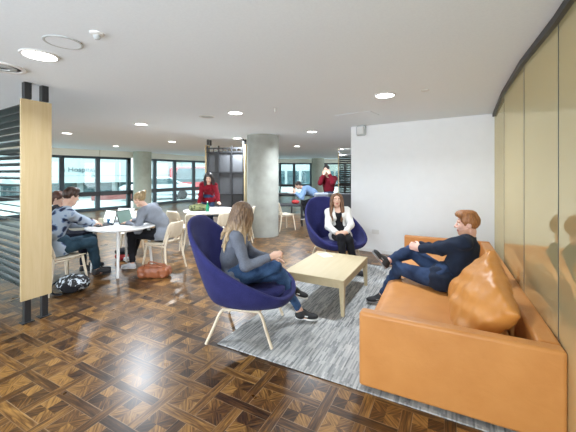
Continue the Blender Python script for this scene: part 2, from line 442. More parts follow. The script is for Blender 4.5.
for run in (stops, stops2, stops3):
    for i in range(len(run)-1):
        a, b = run[i], run[i+1]; t = (b-a).normalized(); L = (b-a).length; wn += 1
        rz = math.atan2(t.y, t.x)
        e = bpy.data.objects.new('window_%d' % wn, None); COL.objects.link(e); e.location = (a.x, a.y, 0); e.rotation_euler = (0, 0, rz); struct(e)
        fr = MB(); w = .11
        fr.box((0, 0, HEAD/2), (w*1.5, .12, HEAD)); fr.box((L, 0, HEAD/2), (w*1.5, .12, HEAD)) if i == len(run)-2 else None
        fr.box((L/2, 0, HEAD-.05), (L, .12, .10)); fr.box((L/2, 0, .06), (L, .12, .12)); fr.box((L/2, 0, RAIL), (L, .1, .08))
        fr.build('window_frame', M['frame'], e)
        MB().box((L/2, .0, HEAD/2), (L-.06, .012, HEAD-.12)).build('pane', M['glass'], e)
# columns
def column(c, r, mat, name):
    mb = MB().lathe([(r, 0), (r, CEIL)], 48, (0, 0, 0))
    o = mb.build(name, mat, smooth='auto', angle=30); o.location = (c[0], c[1], 0); return struct(o)
column((-.65, 8.04), .405, M['concrete'], 'trim_2')
c1 = seg_hit(139.5); column((c1.x+.35, c1.y-.45), .385, M['concrete_green'], 'trim_3')
c2 = at(318, 0, 20.6); column(c2, .42, M['concrete_green'], 'trim_4')
# right wall: bronze glass panels under a dark head track
GL = [(.60, -.6), (.60, .87), (.60, 1.67), (.600, 2.47), (.567, 3.28), (.577, 4.46), (.652, 6.07)]
wr = bpy.data.objects.new('wall_right', None); COL.objects.link(wr); struct(wr)
for i in range(len(GL)-1):
    a, b = W(*GL[i]), W(*GL[i+1]); t = (b-a).normalized(); L = (b-a).length; c = (a+b)/2
    MB().box((c.x, c.y, (CEIL-.0)/2), (L-.008, .012, CEIL-.02), Matrix.Rotation(math.atan2(t.y, t.x), 3, 'Z')).build('glass_panel', M['bronze_glass'], wr)
    MB().box((b.x-.0, b.y, CEIL/2), (.008, .016, CEIL-.02), Matrix.Rotation(math.atan2(t.y, t.x), 3, 'Z')).build('joint', M['frame'], wr)
mb = MB()
for i in range(len(GL)-1):
    (b0, a0), (b1, a1) = GL[i], GL[i+1]
    P = [W(b0-.035, a0), W(b0+.03, a0), W(b1+.03, a1), W(b1-.035, a1)]; mb.prism([tuple(p[:2]) for p in P], CEIL-.05, CEIL-.001)
mb.build('head_track', M['black'], wr)
# ------------------------------------------------------------------ ceiling fittings
def atc(u, v): return at(u, v, (CEIL-H_EYE)*F_PX/(173-v))
LIGHTS = [(40,55,.115,'near the slatted wooden screen'), (141,124,.105,'above the open floor'), (235.5,112.5,.105,'in front of the concrete column'), (385,95,.11,'in front of the white wall'),
          (312,131.5,.105,'beyond the concrete column, nearest one'), (237.5,138,.105,'right by the gridded screen'), (297,146,.105,'deep in the back room, left one'), (341,149,.105,'over the person in dark red'),
          (172,141.5,.105,'before the windows, right of the green pillar'), (67,133,.1,'before the windows, left of the green pillar'), (116,146,.1,'close to the window bulkhead'),(207,149,.1,'between the pillar and the gridded screen')]
for k, (u, v, r, w) in enumerate(LIGHTS):
    p = atc(u, v)
    t = thing('ceiling_downlight', 'round glowing white recessed ceiling downlight ' + w, 'ceiling light', (p.x, p.y, CEIL-.012), 0, 'recessed ceiling downlights')
    MB().lathe([(r*1.18, .011), (r*1.18, .004), (r, 0), (r, .011)], 32).build('rim', M['plastic'], t, smooth='auto')
    MB().lathe([(r*.99, .004), (r*.99, .010)], 32).build('diffuser', M['lamp'] if k < 6 else M['lamp_far'], t, smooth='auto')
    ld = bpy.data.lights.new('downlight_lamp', 'AREA'); ld.shape = 'DISK'; ld.size = r*2; ld.energy = (17 if v < 120 else 42); ld.color = (.84, .92, 1); ld.spread = R(150)
    lo = bpy.data.objects.new('downlight_lamp', ld); COL.objects.link(lo); lo.location = (p.x, p.y, CEIL-.02)
p = atc(63.5, 42); t = thing('ceiling_speaker', 'round flush ceiling speaker with grey rim, right of the brightest downlight', 'speaker', (p.x, p.y, CEIL-.01))
MB().lathe([(.125, .009), (.125, .003), (.118, 0), (.110, .002), (.110, .009)], 40).build('rim', M['gray_plastic'], t, smooth='auto'); MB().lathe([(.109, .003), (.109, .009)], 40).build('grille', M['ceiling'], t, smooth='auto')
p = atc(3, 67); t = thing('ceiling_vent', 'round white ceiling air vent with dark ring slots, cut by the left edge', 'air vent', (p.x, p.y, CEIL-.02))
MB().lathe([(.17, .019), (.17, .006), (.15, 0), (.13, .006), (.13, .019)], 40).build('rim', M['plastic'], t, smooth='auto')
MB().lathe([(.128, .012), (.128, .018)], 40).build('slot', M['gray_felt'], t, smooth='auto'); MB().lathe([(.10, .014), (.095, .002), (.05, .0), (.045, .014)], 40).build('cone', M['gray_plastic'], t, smooth='auto')
p = atc(97, 33); t = thing('smoke_detector', 'small white smoke detector on the ceiling', 'smoke detector', (p.x, p.y, CEIL))
MB().lathe([(.045, -.0005), (.045, -.012), (.036, -.018)], 28).build('base', M['plastic'], t, smooth='auto'); MB().lathe([(.022, -.016), (.022, -.034), (.012, -.045)], 20).build('sensor', M['gray_plastic'], t, smooth='auto')
p = atc(207, 116.5); t = thing('ceiling_vent', 'small round ceiling vent left of the downlight by the column', 'air vent', (p.x, p.y, CEIL-.012))
MB().lathe([(.13, .011), (.13, .004), (.11, 0), (.10, .011)], 32).build('rim', M['plastic'], t, smooth='auto'); MB().lathe([(.098, .003), (.098, .010)], 32).build('grille', M['gray_plastic'], t, smooth='auto')
p = atc(275, 108.5); t = thing('sprinkler_head', 'tiny white sprinkler hanging from the ceiling before the column', 'sprinkler', (p.x, p.y, CEIL))
MB().lathe([(.03, -.0005), (.03, -.006), (.01, -.008), (.008, -.045), (.022, -.05), (.022, -.054)], 16).build('body', M['plastic'], t, smooth='auto')
p = atc(425, 90); t = thing('ceiling_sensor', 'tiny flat disc sensor on the ceiling above the white wall', 'sensor', (p.x, p.y, CEIL))
MB().lathe([(.045, -.0005), (.045, -.008), (.03, -.012)], 24).build('body', M['plastic'], t, smooth='auto')
p = atc(357, 115); o = box('ceiling_hatch', (0, 0, -.004), (.62, .42, .007), M['ceiling'], None, .002); o.location = (p.x, p.y, CEIL); o.rotation_euler = (0, 0, math.atan2(d.y, d.x))
tag(o, 'flat rectangular access hatch flush in the ceiling by the white wall', 'hatch')
# alarm box and switch on the white wall
wq = lambda s, z: Vector((A.x+d.x*s, A.y+d.y*s, z))
def onwall(u, z):
    k = (u-288)/F_PX; s = (k*A.y-A.x)/(d.x-k*d.y); return wq(s, z)
p = onwall(362, 2.47); t = thing('wall_speaker', 'small rounded grey speaker box high on the white wall', 'speaker', (p.x, p.y, p.z), math.atan2(d.y, d.x))
box('housing', (0, -.045, 0), (.20, .088, .21), M['gray_plastic'], t, .03); box('grille', (0, -.093, 0), (.14, .006, .15), M['plastic'], t, .004)
p = onwall(375.5, .42); t = thing('wall_socket', 'faint white socket plate low on the white wall', 'socket', (p.x, p.y, p.z), math.atan2(d.y, d.x))
box('plate', (0, -.006, 0), (.15, .010, .09), M['plastic'], t, .003)
# ------------------------------------------------------------------ rug, sofa, coffee table
o = MB().box((0, 0, .006), (2.45, 3.17, .010)).build('rug', M['rug'], bevel=.003); c = W(-.70, 3.845); o.location = (c.x, c.y, 0); o.rotation_euler = (0, 0, RZ)
tag(o, 'large pale grey rug of short streaky stripes under the coffee table', 'rug')
SZ = .012
p = W(-.035, 3.875); t = thing('sofa', 'long low tan leather sofa with thin straight arms and back', 'sofa', (p.x, p.y, SZ), RZ+.022)
Wd, Ln = 1.19, 3.20
def cush(name, c, dm, mat, par, bev=.05, seg=5): return box(name, c, dm, mat, par, bev)
o = MB().box((0, -Ln/2+.05, .2975), (Wd, .10, .54)).build('arm', M['tan'], t, bevel=.022, seg=4)
o = MB().box((0, Ln/2-.05, .2975), (Wd, .10, .54)).build('arm', M['tan'], t, bevel=.022, seg=4)
o = MB().box((Wd/2-.065, 0, .2975), (.13, Ln-.2, .54)).build('backrest', M['tan'], t, bevel=.022, seg=4)
o = MB().box((-.08, 0, .15), (Wd-.17, Ln-.2, .19)).build('base', M['tan'], t, bevel=.01)
for k in (-1, 1):       # two long seat cushions with soft crowned tops
    n = 24; g = MB(); hx, hy = (Wd-.17)/2, (Ln-.21)/4
    def sfc(u, v, s):
        q = (1-abs(u)**5)*(1-abs(v)**8); z = .055*max(q, 0)**.45
        z2 = .018*(1-u*u)*(1-v*v)+.004*math.sin(7*u+3*v*k)*math.sin(5*v)
        x = u*hx*(1-.03*(1-s)); return (x, v*hy, (.335+z+z2) if s > 0 else .245)
    for s in (1,):
        vs = [sfc(-1+2*i/n, -1+2*j/n, 1) for i in range(n+1) for j in range(n+1)]
        fs = [(i*(n+1)+j, (i+1)*(n+1)+j, (i+1)*(n+1)+j+1, i*(n+1)+j+1) for i in range(n) for j in range(n)]
        g.add(vs, fs)
    rim = [i*(n+1) for i in range(n+1)] + [n*(n+1)+j for j in range(1, n+1)] + [i*(n+1)+n for i in range(n-1, -1, -1)] + [j for j in range(n-1, 0, -1)]
    low = len(g.v); g.v += [(g.v[r][0], g.v[r][1], .245) for r in rim]; m_ = len(rim)
    for i in range(m_): g.f.append((rim[i], low+i, low+(i+1) % m_, rim[(i+1) % m_])[::-1]); g.mi.append(0)
    g.f.append(tuple(range(low, low+m_))); g.mi.append(0)
    o = g.build('seat_cushion', M['tan'], t, smooth=True, sub=1); o.location = (-.075-.015, k*(hy+.004), 0)
for x in (-.5, .5):
    for y in (-1.5, 1.5):
        MB().box((x, y, .027), (.06, .06, .054)).build('foot', M['black'], t)
def pillow(name, label, loc, rot, wx, wy, th, mat, cat='cushion', seed=0, group=None):
    n = 40; g = MB(); r2 = random.Random(seed); ph = [r2.uniform(0, 6) for _ in range(8)]
    def pt(u, v, s):
        e = (max(0, 1-u*u)**.5)*(max(0, 1-v*v)**.5)
        pin = 1-.06*(1-abs(u)**3)*abs(v)**2-.06*(1-abs(v)**3)*abs(u)**2
        w_ = .009*math.sin(4*u+5*v+ph[0])*math.sin(3*v-4*u+ph[1])+.006*math.sin(13*u-6*v+ph[2])*math.sin(5*u+ph[3])+.005*math.sin(11*v+9*u+ph[4])
        edge = .010*(max(abs(u), abs(v))**10)*math.sin(26*(u-v)+ph[5])
        z = s*(th/2)*e**.62+w_*e**.4+edge
        return (u*wx/2*pin, v*wy/2*pin, z)
    for s in (1, -1):
        vs = [pt(-1+2*i/n, -1+2*j/n, s) for i in range(n+1) for j in range(n+1)]
        fs = [(i*(n+1)+j, (i+1)*(n+1)+j, (i+1)*(n+1)+j+1, i*(n+1)+j+1) for i in range(n) for j in range(n)]
        g.add(vs, fs if s > 0 else [f[::-1] for f in fs])
    me_o = g.build(name, mat, None, smooth=True); me = me_o.data
    import bmesh
    bm = bmesh.new(); bm.from_mesh(me); bmesh.ops.remove_doubles(bm, verts=bm.verts, dist=.0008); bm.to_mesh(me); bm.free()
    me.polygons.foreach_set('use_smooth', [True]*len(me.polygons))
    q = me_o.modifiers.new('sub', 'SUBSURF'); q.levels = 1; q.render_levels = 1
    me_o.location = loc; me_o.rotation_euler = rot
    tag(me_o, label, cat, group); return me_o
def pil_at(name, label, b, a, z, tilt, roll, wx, wy, th, seed, yaw=0):
    # local: x along the sofa, y up, z thickness; leans back against the backrest
    p = W(b, a, z)
    Ry = Matrix.Rotation(yaw, 3, 'Z'); ux = Ry @ Vector((AX, AY, 0)); out = Ry @ Vector((-AY, AX, 0))          # out = towards the room
    up = (Vector((0,0,1))*math.cos(tilt) - out*math.sin(tilt)).normalized(); nz = ux.cross(up)
    Mx = Matrix((ux, up, nz)).transposed() @ Matrix.Rotation(roll, 3, 'Z')
    o = pillow(name, label, p, Mx.to_euler(), wx, wy, th, M['tan_cushion'], seed=seed); return o
pil_at('sofa_cushion', 'large plump creased tan leather cushion leaning at the near end of the sofa', .20, 2.86, .60, R(30), R(27), .72, .58, .25, 3, R(20))
pil_at('sofa_cushion', 'tan leather cushion squashed behind the person in navy', .33, 3.68, .58, R(14), R(6), .62, .36, .15, 9)

p = W(-1.412, 3.86); t = thing('coffee_table', 'low square-edged pale birch coffee table on the grey rug', 'coffee table', (p.x, p.y, SZ), RZ)
tw, tl, th = .755, 1.10, .40
MB().box((0, 0, th-.017), (tw, tl, .034)).build('table_top', M['birch_flat'], t, bevel=.004)
for s in (-1, 1):
    MB().box((s*(tw/2-.022), 0, th-.066), (.03, tl-.1, .062)).build('apron', M['birch_flat'], t, bevel=.002)
    MB().box((0, s*(tl/2-.022), th-.066), (tw-.1, .03, .062)).build('apron', M['birch_flat'], t, bevel=.002)
    for q in (-1, 1):
        x, y = s*(tw/2-.032), q*(tl/2-.032); g = MB(); hw = .032; lw = .018
        vs = [(x+i*hw, y+j*hw, th-.036) for i, j in ((-1,-1),(1,-1),(1,1),(-1,1))] + [(x+s*(hw-lw)+i*lw, y+q*(hw-lw)+j*lw, 0) for i, j in ((-1,-1),(1,-1),(1,1),(-1,1))]
        g.add(vs, [(0,1,2,3), (7,6,5,4), (0,4,5,1), (1,5,6,2), (2,6,7,3), (3,7,4,0)]).build('leg', M['birch_flat'], t, bevel=.003)
o = MB().box((0,0,.0015),(.15,.21,.003)).build('paper_sheet', M['white_top']); q = W(-1.60, 4.22); o.location=(q.x,q.y,SZ+th+.0005); o.rotation_euler=(0,0,R(20))
tag(o, 'small white sheet of paper on the far end of the coffee table', 'paper')

# ------------------------------------------------------------------ lounge chair
def lounge_chair(label, loc, rz, zb=0):
    t = thing('lounge_chair', label, 'armchair', (loc[0], loc[1], zb), rz, 'indigo lounge chairs')
    rim = [(.44,0,.415), (.41,.22,.44), (.34,.36,.49), (.16,.44,.59), (-.08,.46,.72), (-.28,.42,.86), (-.44,.33,1.02), (-.52,.20,1.13), (-.54,0,1.155)]
    bas = [(.40,0,.385), (.36,.20,.385), (.27,.28,.385), (.12,.33,.385), (-.06,.33,.39), (-.20,.28,.395), (-.27,.19,.40), (-.31,.09,.40), (-.32,0,.40)]
    mir = lambda P: P + [(x, -y, z) for x, y, z in P[-2:0:-1]]
    def dense(P):
        Q = mir(P); n = len(Q); out = []
        for i in range(n):
            a, b, c, e = (np.array(Q[(i+k) % n], float) for k in (-1, 0, 1, 2))
            for k in range(4):
                q = k/4; out.append(.5*((2*b)+(c-a)*q+(2*a-5*b+4*c-e)*q*q+(3*b-a-3*c+e)*q**3))
        return out
    RM, BS = dense(rim), dense(bas)
    RM = [q-np.array((.025,0,-.012)) for q in RM]; BS = [q-np.array((.025,0,-.012)) for q in BS]; n = len(RM); rows = []; S = 10
    cx = np.array((.015, 0, .385))
    for k in (.35, .7): rows.append([cx+(np.array(q)-cx)*k for q in BS])
    for k in range(S+1):
        q = k/S; row = []
        for i in range(n):
            b, r = BS[i], RM[i]; out = r[:2]-b[:2]; L = np.linalg.norm(out)+1e-6
            dirn = b[:2]-cx[:2]; dirn = dirn/(np.linalg.norm(dirn)+1e-6)
            hgt = r[2]-b[2]
            c = np.array((b[0]+dirn[0]*(.05+.02*min(hgt, .5)), b[1]+dirn[1]*(.08+.05*min(hgt, .5)), b[2]+.12*hgt))
            row.append((1-q)**2*b+2*q*(1-q)*c+q*q*r)
        rows.append(row)
    vs = [tuple(cx)] + [tuple(p) for row in rows for p in row]
    fs = [(0, 1+i, 1+(i+1) % n) for i in range(n)]
    for k in range(len(rows)-1): fs += [(1+k*n+i, 1+(k+1)*n+i, 1+(k+1)*n+(i+1) % n, 1+k*n+(i+1) % n) for i in range(n)]
    MB().add(vs, fs).build('shell', M['blue_felt'], t, smooth=True, solid=.05, off=-1, sub=1)
    # seat cushion
    g = MB(); pr = [(0, .0), (.9, 0), (1.0, .02), (1.0, .055), (.93, .08), (.6, .09), (0, .092)]
    out = [(math.cos(a)*(.345 if math.cos(a) > 0 else .27), math.sin(a)*.30) for a in np.linspace(0, 2*PI, 41)[:-1]]
    out = [(.05+np.sign(x)*abs(x/.35)**.8*.35 if x > 0 else .05+x, y) for x, y in out]
    m_ = len(out); vv = []; 
    for s, z in pr[1:-1]: vv += [(.0+(x-.04)*s, y*s, .400+z*.75) for x, y in out]
    k0 = len(pr)-2; ff = [(k*m_+i, k*m_+(i+1) % m_, (k+1)*m_+(i+1) % m_, (k+1)*m_+i) for k in range(k0-1) for i in range(m_)]
    ff += [tuple(range(m_))[::-1], tuple(range((k0-1)*m_, k0*m_))]
    g.add(vv, ff).build('seat_cushion', M['blue_felt'], t, smooth='auto', angle=60)
    for s in (-1, 1):
        pts = smooth_curve([(-.335, s*.335, .012), (-.265, s*.315, .17), (-.205, s*.30, .30), (-.14, s*.295, .324), (.11, s*.295, .324), (.175, s*.30, .30), (.225, s*.315, .17), (.285, s*.335, .012)], 4)
        g = MB().tube(pts, .019, 10, flat=.75); g.build('leg_frame', M['birch_pale'], t, smooth='auto', angle=50)
    MB().box((-.12, 0, .330), (.05, .58, .022)).build('crossbar', M['birch_pale'], t, bevel=.004)
    MB().box((.09, 0, .330), (.05, .58, .022)).build('crossbar', M['birch_pale'], t, bevel=.004)
    MB().lathe([(.13, .335), (.13, .365)], 24, (-.03,0,0)).build('mount', M['black'], t, smooth='auto')
    return t
ch1 = lounge_chair('indigo lounge chair holding the person in jeans, seen from its side', (-.385, 3.17), R(-7.5))
ch2 = dup(ch1, (.84, 5.36, 0), R(-68), 'indigo lounge chair beyond the coffee table holding the person in a white cardigan')

# ------------------------------------------------------------------ slatted and gridded screens
def post(t, x, y, z0, z1, name='post', r=.028): MB().box((x, y, (z0+z1)/2), (r*2, r*2, z1-z0)).build(name, M['black'], t, bevel=.003)
def end_panel(t, x0, x1, y, th=.03, z0=.26, z1=2.40):
    MB().box(((x0+x1)/2, y, (z0+z1)/2), (x1-x0, th, z1-z0)).build('end_panel', M['birch'], t, bevel=.002)
# near screen: local x = its length (pointing away to the left), local y = its depth
p = Vector((-2.80, 3.25, 0)); ux = Vector((-.855, .52, 0)).normalized(); rz = math.atan2(ux.y, ux.x)
t = thing('slatted_screen', 'tall wooden-ended screen with dark horizontal slats by the left edge', 'screen', p, rz)
# depth direction should be (a): compute in local coordinates
uy = Vector((-ux.y, ux.x, 0)); da = Vector((AX, AY, 0)); dx, dy = da.dot(ux), da.dot(uy)
Dp = .285; s = -1 if dy < 0 else 1
g = MB(); z0, z1 = .245, 2.385
P = [(0,0), (dx*Dp, dy*Dp), (dx*Dp+.03, dy*Dp), (.03, 0)]
if area2(P) < 0: P = P[::-1]
g.prism(P, z0, z1); g.build('end_panel', M['birch'], t, bevel=.002)
for f in (.22, .78):
    x, y = dx*Dp*f+.055, dy*Dp*f
    MB().box((x-.02, y, CEIL-.09), (.065, .065, .178), Matrix.Rotation(math.atan2(dy, dx), 3, 'Z')).build('ceiling_post', M['black'], t, bevel=.003)
    MB().box((x-.02, y, .135), (.06, .05, .27), Matrix.Rotation(math.atan2(dy, dx), 3, 'Z')).build('foot_post', M['black'], t, bevel=.003)
    MB().box((x-.02, y, .006), (.11, .09, .010), Matrix.Rotation(math.atan2(dy, dx), 3, 'Z')).build('foot_plate', M['black'], t, bevel=.002)
    if f > .5:
        for xx in (.12, 1.9): MB().box((x-.02+xx, y, 1.33), (.045, .045, 2.1)).build('post', M['black'], t, bevel=.003)
for k in range(26):
    z = .31+k*.0815; g = MB(); x0, x1 = .035, 2.0; yy = dy*Dp
    cy = yy*.5; hw = abs(yy)*.20; tl = .012
    g.add([(x0+dx*Dp*.1, cy-hw, z-tl*-s), (x1, cy-hw, z-tl*-s), (x1, cy+hw, z+tl*-s), (x0+dx*Dp*.9, cy+hw, z+tl*-s)] + [(x0+dx*Dp*.1, cy-hw, z-tl*-s+.011), (x1, cy-hw, z-tl*-s+.011), (x1, cy+hw, z+tl*-s+.011), (x0+dx*Dp*.9, cy+hw, z+tl*-s+.011)], [(3,2,1,0), (4,5,6,7), (0,1,5,4), (1,2,6,5), (2,3,7,6), (3,0,4,7)])
    g.build('slat', M['louvre'], t)
# gridded screen beside the column
def ends(t, L, dep):
    for x in (0, L):
        MB().box((x, dep/2, 1.33), (.035, dep, 2.16)).build('end_panel', M['birch'], t, bevel=.002)
        for y in (.05, dep-.05):
            MB().box((x+(.05 if x == 0 else -.05), y, 2.49), (.05, .05, .158)).build('ceiling_post', M['black'], t)
            MB().box((x+(.05 if x == 0 else -.05), y, .125), (.05, .05, .25)).build('foot_post', M['black'], t)
pa, pb = at(205.5, 0, 8.95), at(244.5, 0, 8.75); v = pb-pa; L = v.xy.length
t = thing('gridded_screen', 'tall black-framed screen of grey panels beside the concrete column', 'screen', (pa.x, pa.y, 0), math.atan2(v.y, v.x))
ends(t, L, .28)
g = MB()
for x in (.05, L*.33, L*.67, L-.05): g.box((x, .03, 1.33), (.035, .035, 2.1))
for z in (2.31, 2.20, 1.62, .99, .36): g.box((L/2, .03, z), (L-.04, .035, .035))
for k in range(8): g.box((.1+k*(L-.2)/7, .03, 2.255), (.02, .03, .11))
g.build('grid_frame', M['black'], t)
MB().box((L/2, .055, 1.28), (L-.08, .012, 1.84)).build('panel', M['panel_gray'], t)
# far screen behind the white wall
pa = at(338.5, 0, 12.4)
t = thing('slatted_screen', 'far dark slatted screen with a pale wooden edge, half behind the white wall', 'screen', (pa.x, pa.y, 0), R(-8))
ends(t, 2.2, .28)
for k in range(24): MB().box((1.1, .12, .3+k*.088), (2.14, .16, .02), Matrix.Rotation(R(18), 3, 'X')).build('slat', M['louvre'], t)
g = MB()
for x in (.06, .5, .95, 1.4, 1.85): g.box((x, .24, 1.33), (.03, .03, 2.1))
g.build('grid_frame', M['black'], t)
# ------------------------------------------------------------------ people
def n_(v): v = np.array(v, float); return v/(np.linalg.norm(v)+1e-9)
def skinmat(name, c, lip):
    out = []
    m, nt, b = new_mat(name); f = noise(nt, texco(nt), 40, 3)
    nt.links.new(ramp(nt, f, [(.3, tuple(x*.93 for x in c)), (.7, c)]), b.inputs['Base Color']); b.inputs['Roughness'].default_value = .5
    b.inputs['Subsurface Weight'].default_value = .08; b.inputs['Subsurface Radius'].default_value = (.01,.004,.002)
    return m
SK = skinmat('skin_fair', (.68,.43,.32), 0); SK2 = skinmat('skin_medium', (.58,.36,.26), 0)
LIP = flat('lips', (.50,.16,.14), .4); EYEW = flat('eye_white', (.75,.73,.70), .25); IRIS = flat('iris', (.05,.035,.025), .2)
def hairmat(name, c1, c2, c3=None, zr=None):
    m, nt, b = new_mat(name); v = texco(nt, (1,1,.07)); f = noise(nt, v, 95, 3, .6, .3)
    col = ramp(nt, f, [(.34, c1), (.66, c2)])
    if c3:      # paler towards the ends
        t = nt.nodes.new('ShaderNodeTexCoord'); s = nt.nodes.new('ShaderNodeSeparateXYZ'); nt.links.new(t.outputs['Object'], s.inputs[0])
        g = N(nt, noise(nt, v, 40, 2)); k = ((N(nt, s.outputs[2])*-1.0+zr[1])/(zr[1]-zr[0])+g*.9-.45).mx(0.0).mn(1.0)
        mx = nt.nodes.new('ShaderNodeMix'); mx.data_type = 'RGBA'; nt.links.new(k.s, mx.inputs[0]); nt.links.new(col, mx.inputs[6])
        nt.links.new(ramp(nt, f, [(.3, tuple(x*.55 for x in c3)), (.65, c3)]), mx.inputs[7]); col = mx.outputs[2]
    nt.links.new(col, b.inputs['Base Color']); b.inputs['Roughness'].default_value = .42; bump(nt, b, f, .6, .004); return m
def frame_head(face, up=(0,0,1)):
    f = n_(face); r = n_(np.cross(f, up)); u = np.cross(r, f); return np.stack([r, f, u], 1)   # columns right, forward, up
def ik(A, B, l1, l2, pole):
    A, B = np.array(A, float), np.array(B, float); d = B-A; L = np.linalg.norm(d); Lc = min(L, (l1+l2)*.998); u = d/L
    a = (l1*l1-l2*l2+Lc*Lc)/(2*Lc); h = math.sqrt(max(l1*l1-a*a, 0)); p = np.array(pole, float); p = p-u*(p@u); p = n_(p)
    return A+u*a+p*h, A+u*Lc
def hand_prims(w, d, palm, side, curl, spread=.12, sc=1.0):
    """w wrist, d direction of the fingers, palm = direction the palm faces, side=+1 thumb on cross(d, palm)"""
    d = n_(d); pn = n_(np.array(palm, float)-d*(np.array(palm, float)@d)); s = np.cross(d, pn)*side; P = []
    w = np.array(w, float)
    P.append(Cone(w-d*.02, w+d*.035*sc, .026*sc, .029*sc, .02, flat=(pn, .72)))
    Mx = np.stack([s, d, pn], 1); P.append(Ell(w+d*.055*sc, (.040*sc, .050*sc, .0155*sc), Mx, .018))
    L = [.072, .082, .077, .060]
    for k in range(4):
        o = (1.5-k)*.0195*sc; b0 = w+d*(.088-.006*abs(k-1))*sc+s*o
        dd = n_(d+s*(1.5-k)*spread*.5); c = curl*(1+.08*k); q = b0; ang = .25*c
        for j, f in enumerate((.45, .31, .24)):
            v = dd*math.cos(ang)+pn*math.sin(ang); e = q+v*L[k]*f*sc
            P.append(Cone(q, e, (.0092-.0008*j)*sc, (.0086-.0008*j)*sc, .006)); q = e; ang += .62*c
    b0 = w+d*.025*sc+s*.026*sc; v = n_(d*.75+s*.65+pn*.35*curl); e = b0+v*.042*sc
    P.append(Cone(b0, e, .0145*sc, .0115*sc, .014)); v2 = n_(d*.95+s*.15+pn*.35*curl); P.append(Cone(e, e+v2*.03*sc, .0112*sc, .0098*sc, .006))
    return P
def person(name, label, cat, base, J, opt):
    """J: world positions - pelvis, neck, head(face dir, up), facing, hands, feet. opt: looks"""
    h = opt.get('h', .009); fem = opt.get('fem', True); sc = opt.get('sc', 1.0); grp = None
    t = thing(name, label, cat, base, 0)
    pel, nk = np.array(J['pelvis'], float), np.array(J['neck'], float); f = n_(J['f']); f[2] = 0; f = n_(f)
    ff = n_(J.get('fs', J['f'])); 
    sp = n_(nk-pel); r = n_(np.cross(f, (0,0,1))); rs = n_(np.cross(ff, sp)); fc = np.cross(sp, rs); fp = n_(np.cross((0,0,1), r))
    Mt = np.stack([rs, fc, sp], 1); Mp = np.stack([r, f, np.array((0,0,1.))], 1)
    bend = np.array(J.get('bend', f*-.02), float)
    mid = pel*.55+nk*.45+bend; chest = pel*.28+nk*.72+bend*.6
    shw = (.155 if fem else .185)*sc; hw = (.085 if fem else .09)
    hd = np.array(J['head'], float); MH = frame_head(J['face'], J.get('headup', (0,0,1))); HP = lambda x, y, z: hd+MH@np.array((x, y, z))*sc
    T = []
    T.append(Ell(pel+np.array((0,0,.02)), ((.165 if fem else .160)*sc, .115*sc, .115*sc), Mp, .05))
    T.append(Ell(mid, ((.115 if fem else .145)*sc, (.088 if fem else .105)*sc, .15*sc), Mt, .07))
    T.append(Ell(chest, ((.138 if fem else .165)*sc, (.098 if fem else .112)*sc, .15*sc), Mt, .06))
    shl = {}
    for s, k in ((1, 'R'), (-1, 'L')):
        S = nk-sp*.055+rs*s*shw+np.array(J.get('sh'+k, (0,0,0))); shl[k] = S
        T.append(Cone(nk-sp*.03+rs*s*.05, S, .052*sc, .050*sc, .05))
        if fem: T.append(Ell(chest+rs*s*.062+fc*.075+sp*.0, (.055, .05, .058), Mt, .04))
    neck = [Cone(nk-sp*.02, HP(0,-.02,-.07), (.050 if fem else .060)*sc, (.046 if fem else .056)*sc, .03)]
    arms_u, arms_f, hands, wr = [], [], [], {}
    for k, s in (('R', 1), ('L', -1)):
        a = J['arm'+k]; S = shl[k]; E, Wr = ik(S, a['w'], .275*sc, .25*sc, a.get('pole', (0,0,-1))); q = .9 if fem else 1.08
        arms_u.append(Cone(S, E, .049*q*sc, .038*q*sc, .03)); arms_f.append(Cone(E, Wr, .040*q*sc, .026*q*sc, .02))
        d = a.get('d', Wr-E); hands += hand_prims(Wr, d, a.get('palm', (0,0,-1)), a.get('side', 1), a.get('curl', .6), sc=sc*(.93 if fem else 1.05)); wr[k] = (E, Wr)
    th, shn, foot, legs = [], [], [], {}
    for k, s in (('R', 1), ('L', -1)):
        a = J['leg'+k]; Hj = pel+r*s*hw; K, An = ik(Hj, a['a'], .43*sc, .42*sc, a.get('pole', f)); q = .95 if fem else 1.0
        if 'k' in a: K = np.array(a['k'], float); An = np.array(a['a'], float)
        th.append(Cone(Hj, K, .082*q*sc, .055*q*sc, .05)); shn.append(Cone(K, An, .054*q*sc, .034*q*sc, .03)); shn.append(Cone(K*.75+An*.25-n_(a.get('toe', f))*.012, K*.5+An*.5, .05*q, .044*q, .03))
        td = n_(a.get('toe', f)); sn = n_(a.get('shin', An-K)); up = n_(-sn+td*(sn@td)) if abs(sn@td) < .95 else np.array((0,0,1.)); up = n_(np.array(a['up'], float)-td*(np.array(a['up'])@td)) if 'up' in a else np.array((0,0,1.))
        up = n_(up-td*(up@td)); sd = np.cross(td, up); MF = np.stack([sd, td, up], 1); legs[k] = (K, An, td, up, MF)
        foot += [Cone(An-up*.03-td*.02, An+td*.13-up*.055, .034, .026, .02), Ell(An-up*.045+td*.06, (.036,.12,.026), MF, .02)]
